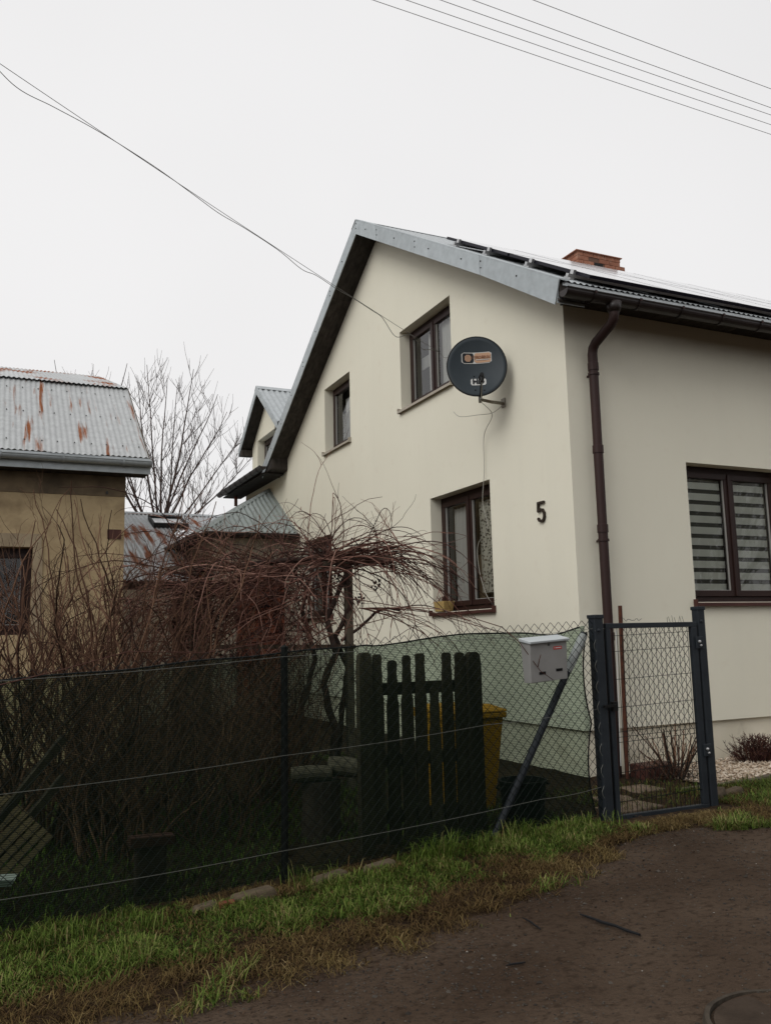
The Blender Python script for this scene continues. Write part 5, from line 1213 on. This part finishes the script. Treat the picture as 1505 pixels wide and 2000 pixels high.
def fan_tree(label, base, dome, limbs, seed, tw=10):
    """upswept limbs fanning out of a low fork into a rounded crown"""
    rg = random.Random(seed); t = thing('bare_tree', label, 'tree', (base[0], base[1], 0), 'bare trees behind the buildings'); tr = MB(); cr = MB(); b = Vector(base)
    tr.tube([(b.x+.1, b.y, -.1), (b.x+.03, b.y, b.z*.5), b+Vector((0, 0, .15))], [.24, .20, .17], 8)
    for ang, ln in limbs:
        d = Vector((math.sin(R(ang)), rg.gauss(0, .18), math.cos(R(ang)))); r0 = .022+.016*rg.random()
        pts, dd = branch(tr, None, b+Vector((rg.gauss(0, .06), 0, rg.uniform(-.2, .1))), d, ln, r0*1.25, .007, 16, .035, up=.03, sides=6, rng=rg)
        for j in range(tw):
            i = rg.randint(3, 15); e = (pts[i+1]-pts[i]).normalized(); s = Vector((rg.choice((-1, 1))*rg.uniform(.5, 1), rg.gauss(0, .6), rg.uniform(0, .5)))
            rr = max(.005, r0*(1-.8*i/16)*.5); p2, _ = branch(cr, None, pts[i], e*.8+s*.8, rg.uniform(.35, 1.25)*dome*(1.1-i/24), rr, .0042, 9, .05, up=.09, sides=4, rng=rg)
            for q in range(4):
                i2 = rg.randint(2, 8); e2 = (p2[i2+1]-p2[i2]).normalized(); s2 = Vector((rg.gauss(0, .8), rg.gauss(0, .6), rg.uniform(0, .6)))
                branch(cr, None, p2[i2], e2*.8+s2*.8, rg.uniform(.15, .55)*dome, .0058, .0036, 6, .06, up=.1, sides=3, rng=rg)
    tr.build('trunk', M['bark'], t, smooth=True); cr.build('crown', M['bark'], t, smooth=True); return t
fan_tree('fan shaped bare tree between the barn roof and the dormer', (-1.45, 15.6, 4.2), 1.35, [(-42, 3.8), (-32, 4.3), (-22, 4.5), (-13, 4.5), (-6, 4.6), (1, 4.7), (7, 4.6), (14, 4.6), (21, 4.4), (29, 4.2), (38, 3.8), (48, 3.4), (59, 3.0), (-53, 3.2)], 5, tw=14)
fan_tree('bare tree half hidden by the barn with twig tips above its ridge', (-3.2, 17.5, 5.2), 1.0, [(-16, 4.1), (-6, 3.7), (6, 4.2), (16, 4.3), (30, 3.4)], 9, tw=8)
tree('low twiggy bush showing over the shed ridge', (.2, 19.5, 0), [(0, 0, .05, 0, 3.1, .07), (.4, .2, .2, 0, 3.0, .06), (-.5, 0, -.15, 0, 3.1, .06), (-1.3, 0, -.1, 0, 3.0, .06)], 6, .8, 12, twr=.8)

# trees on the far side of the lane, mirrored in the street window
for i, (x, y, h) in enumerate(((-13, -16, 5.5), (-7, -19, 6), (-1, -17, 5.6), (5, -15.5, 5.8), (9.5, -13.5, 5.6), (13.5, -13, 5.4), (17.5, -15, 6))):
    tree(['leftmost bare tree across the lane, behind the camera', 'second bare tree across the lane, behind the camera', 'third bare tree across the lane, behind the camera', 'fourth bare tree across the lane, behind the camera', 'bare tree across the lane mirrored at the left of the street window', 'bare tree across the lane mirrored in the middle of the street window', 'bare tree across the lane mirrored at the right of the street window'][i], (x, y, 0), [(0, 0, .02, .0, h, .16), (.2, .1, .22, .1, h*.85, .11), (-.2, 0, -.2, -.05, h*.9, .11)], 9, .75, 40+i, twr=1.6)
hd_ = thing('added_hedge', 'unseen light-blocking hedge across the lane, behind the camera', 'added_hedge', (0, -13.2, 0)); mb = MB(); at = []  # unseen, added to block low sky light and darken the street wall
for k in range(9000):
    c = Vector((random.uniform(-22, 26), -13.2+random.gauss(0, .45), 2.3*random.random()**.8)); d = rand_dir(random.uniform(-.6, 1)).normalized(); s = d.cross(Vector((random.random(), random.random(), random.random()))).normalized(); l = random.uniform(.12, .3)
    mb.quad(c-d*l/2, c+s*l*.35, c+d*l/2, c-s*l*.35); at += [random.random()]*4
mb.build('foliage', M['leaf'], hd_, attr=at); mb = MB()
for k in range(60): x = random.uniform(-22, 26); mb.cyl((x, -13.2, -.1), (x+.1, -13.2, 1.6), .03, 5)
mb.build('stems', M['bark'], hd_)

# ============================================================ GRASS
def blades(P, Hh, W, lean, name, m_, label, at, cat='grass', curl=.5):
    n = len(P); P = np.array(P); a = np.random.rand(n)*6.283; Hh = np.asarray(Hh); lean = np.asarray(lean)
    d = np.stack([np.cos(a), np.sin(a), np.zeros(n)], 1); s = np.stack([-np.sin(a), np.cos(a), np.zeros(n)], 1)*np.asarray(W)[:, None]/2; up = np.array([0, 0, 1.])
    v = np.empty((n, 7, 3)); prof = ((0, 0, 1.0), (.33, .36, .9), (1.0-.25, .75, .62)); 
    for j, (q, z, w_) in enumerate(((0., 0., 1.), (.28, .45, .95), (.68, .82, .6))):
        c = P+d*(lean*Hh*q**1.25)[:, None]+up*(Hh*z*np.sqrt(np.maximum(.08, 1-(lean*.55)**2)))[:, None]
        v[:, 2*j] = c-s*w_; v[:, 2*j+1] = c+s*w_
    v[:, 6] = P+d*(lean*Hh*1.12)[:, None]+up*(Hh*(1-.28*lean)*np.sqrt(np.maximum(.08, 1-(lean*.6)**2)))[:, None]
    me = bpy.data.meshes.new(name); vv = v.reshape(-1, 3); org = np.array([vv[:, 0].mean(), vv[:, 1].mean(), vv[:, 2].min()])
    b = (np.arange(n)*7)[:, None]; q = np.concatenate([b+np.array([0, 1, 3, 2]), b+np.array([2, 3, 5, 4])], 1).reshape(-1, 4); t = (b+np.array([4, 5, 6]))
    me.vertices.add(len(vv)); me.vertices.foreach_set('co', (vv-org).astype(np.float32).ravel())
    nl = q.size+t.size; me.loops.add(nl); me.loops.foreach_set('vertex_index', np.concatenate([q.ravel(), t.ravel()]).astype(np.int32))
    npoly = len(q)+len(t); me.polygons.add(npoly)
    st = np.concatenate([np.arange(len(q))*4, q.size+np.arange(len(t))*3]).astype(np.int32); me.polygons.foreach_set('loop_start', st)
    me.polygons.foreach_set('loop_total', np.concatenate([np.full(len(q), 4), np.full(len(t), 3)]).astype(np.int32))
    me.update(calc_edges=True); me.validate()
    aa = me.attributes.new('rnd', 'FLOAT', 'POINT'); aa.data.foreach_set('value', np.repeat(np.asarray(at, dtype=np.float32), 7))
    me.materials.append(m_); o = bpy.data.objects.new(name, me); col.objects.link(o); o.location = org
    return tag(o, label, cat, kind='stuff')
G = {'P': [], 'h': [], 'w': [], 'l': [], 'a': []}; D = {'P': [], 'h': [], 'w': [], 'l': [], 'a': []}
def put(S, x, y, h, w_, l, a): S['P'].append((x, y, gz(x, y)-.004)); S['h'].append(h); S['w'].append(w_); S['l'].append(l); S['a'].append(min(1, max(0, a)))
for k in range(165000):
    x = random.uniform(-7.2, 3.6); e = lerp_tab(EDGE, x); top = FY+.06 if (x < -1.15) else (-1.76 if x < .1 else -1.02)
    y = random.uniform(e-.22, top); t = (y-e)/max(.15, (FY-e)); n1 = noise.noise((x*1.9, y*1.9, 3)); n2 = noise.noise((x*.9, y*.9, 8))
    n3 = noise.noise((x*5, y*5, 5)); n4 = noise.noise((x*13, y*13, 6)); ge = lerp_tab(GREEN, x)+.08; lush = smooth((y-ge+.50)/.85)*1.1+.75*n1+.45*n3+.25*n4
    if -4.35 < x < -2.9: lush -= 1.1*smooth((y+1.86)/.12)
    if x > .1: lush -= .45
    if -1.2 < x < .15 and y > -1.88: continue
    near = smooth((-x-1)/3)
    if lush > .42+random.gauss(0, .10) and random.random() < .25+.6*min(1, lush)+.25*n4:
        h = random.uniform(.022, .075)*(.55+.9*max(0, n1+.8*n3+.35))
        if t > .82 and random.random() < .15: h *= random.uniform(1.2, 2.2)
        put(D if random.random() < .07 else G, x, y, h, random.uniform(.003, .0075), random.uniform(.3, 1.5), .34+.22*n1+.30*n3+.2*n4+random.gauss(0, .2)+(.4 if random.random() < .07 else 0))
    elif random.random() < (.62+.6*n3)*smooth((t+.26+.25*n3)/.45):
        put(D, x, y, random.uniform(.025, .075), random.uniform(.0025, .0055), random.uniform(.8, 1.7), .36+.3*n2+.35*n3+random.gauss(0, .22))
# taller tufts by the fence
for (cx_, cy_, n, hh) in [(-2.62, -1.78, 150, .26), (-2.75, -1.75, 70, .20), (-1.95, -1.72, 90, .22), (-1.35, -1.72, 60, .16), (-3.62, -1.72, 40, .22), (-4.6, -1.95, 70, .17), (-5.2, -1.95, 80, .18), (-4.95, -1.9, 60, .16), (-1.55, -1.74, 60, .17), (-2.3, -1.74, 70, .18), (-1.15, -1.78, 40, .15), (-4.75, -2.15, 60, .12), (-3.2, -2.0, 60, .11), (-3.75, -2.1, 60, .11), (.35, -1.9, 60, .10), (.9, -1.7, 60, .11)]:
    for k in range(n): put(G, cx_+random.gauss(0, .055), cy_+random.gauss(0, .035), hh*random.uniform(.4, .9), random.uniform(.003, .006), random.uniform(.2, .9), random.gauss(.45, .22)+(.4 if random.random() < .1 else 0))
for k in range(26000):   # lawn behind the net
    x = random.uniform(-7.5, -1.3); y = random.uniform(-1.5, 3.2)
    if noise.noise((x*.8, y*.8, 21)) < -.25: continue
    put(G, x, y, random.uniform(.03, .085), random.uniform(.004, .008), random.uniform(.3, 1.1), random.gauss(.35, .2))
for k in range(2500):
    x = random.uniform(-.9, 1.0); y = random.uniform(-1.5, -.45); put(G if random.random() < .5 else D, x, y, random.uniform(.02, .07), .004, random.uniform(.4, 1.2), random.gauss(.4, .2))
blades(G['P'], G['h'], G['w'], G['l'], 'grass', M['grass'], 'green grass growing along the verge and in the yard', G['a'])
blades(D['P'], D['h'], D['w'], D['l'], 'dry_grass', M['drygrass'], 'flattened brown dead grass along the edge of the lane', D['a'], cat='dry grass')
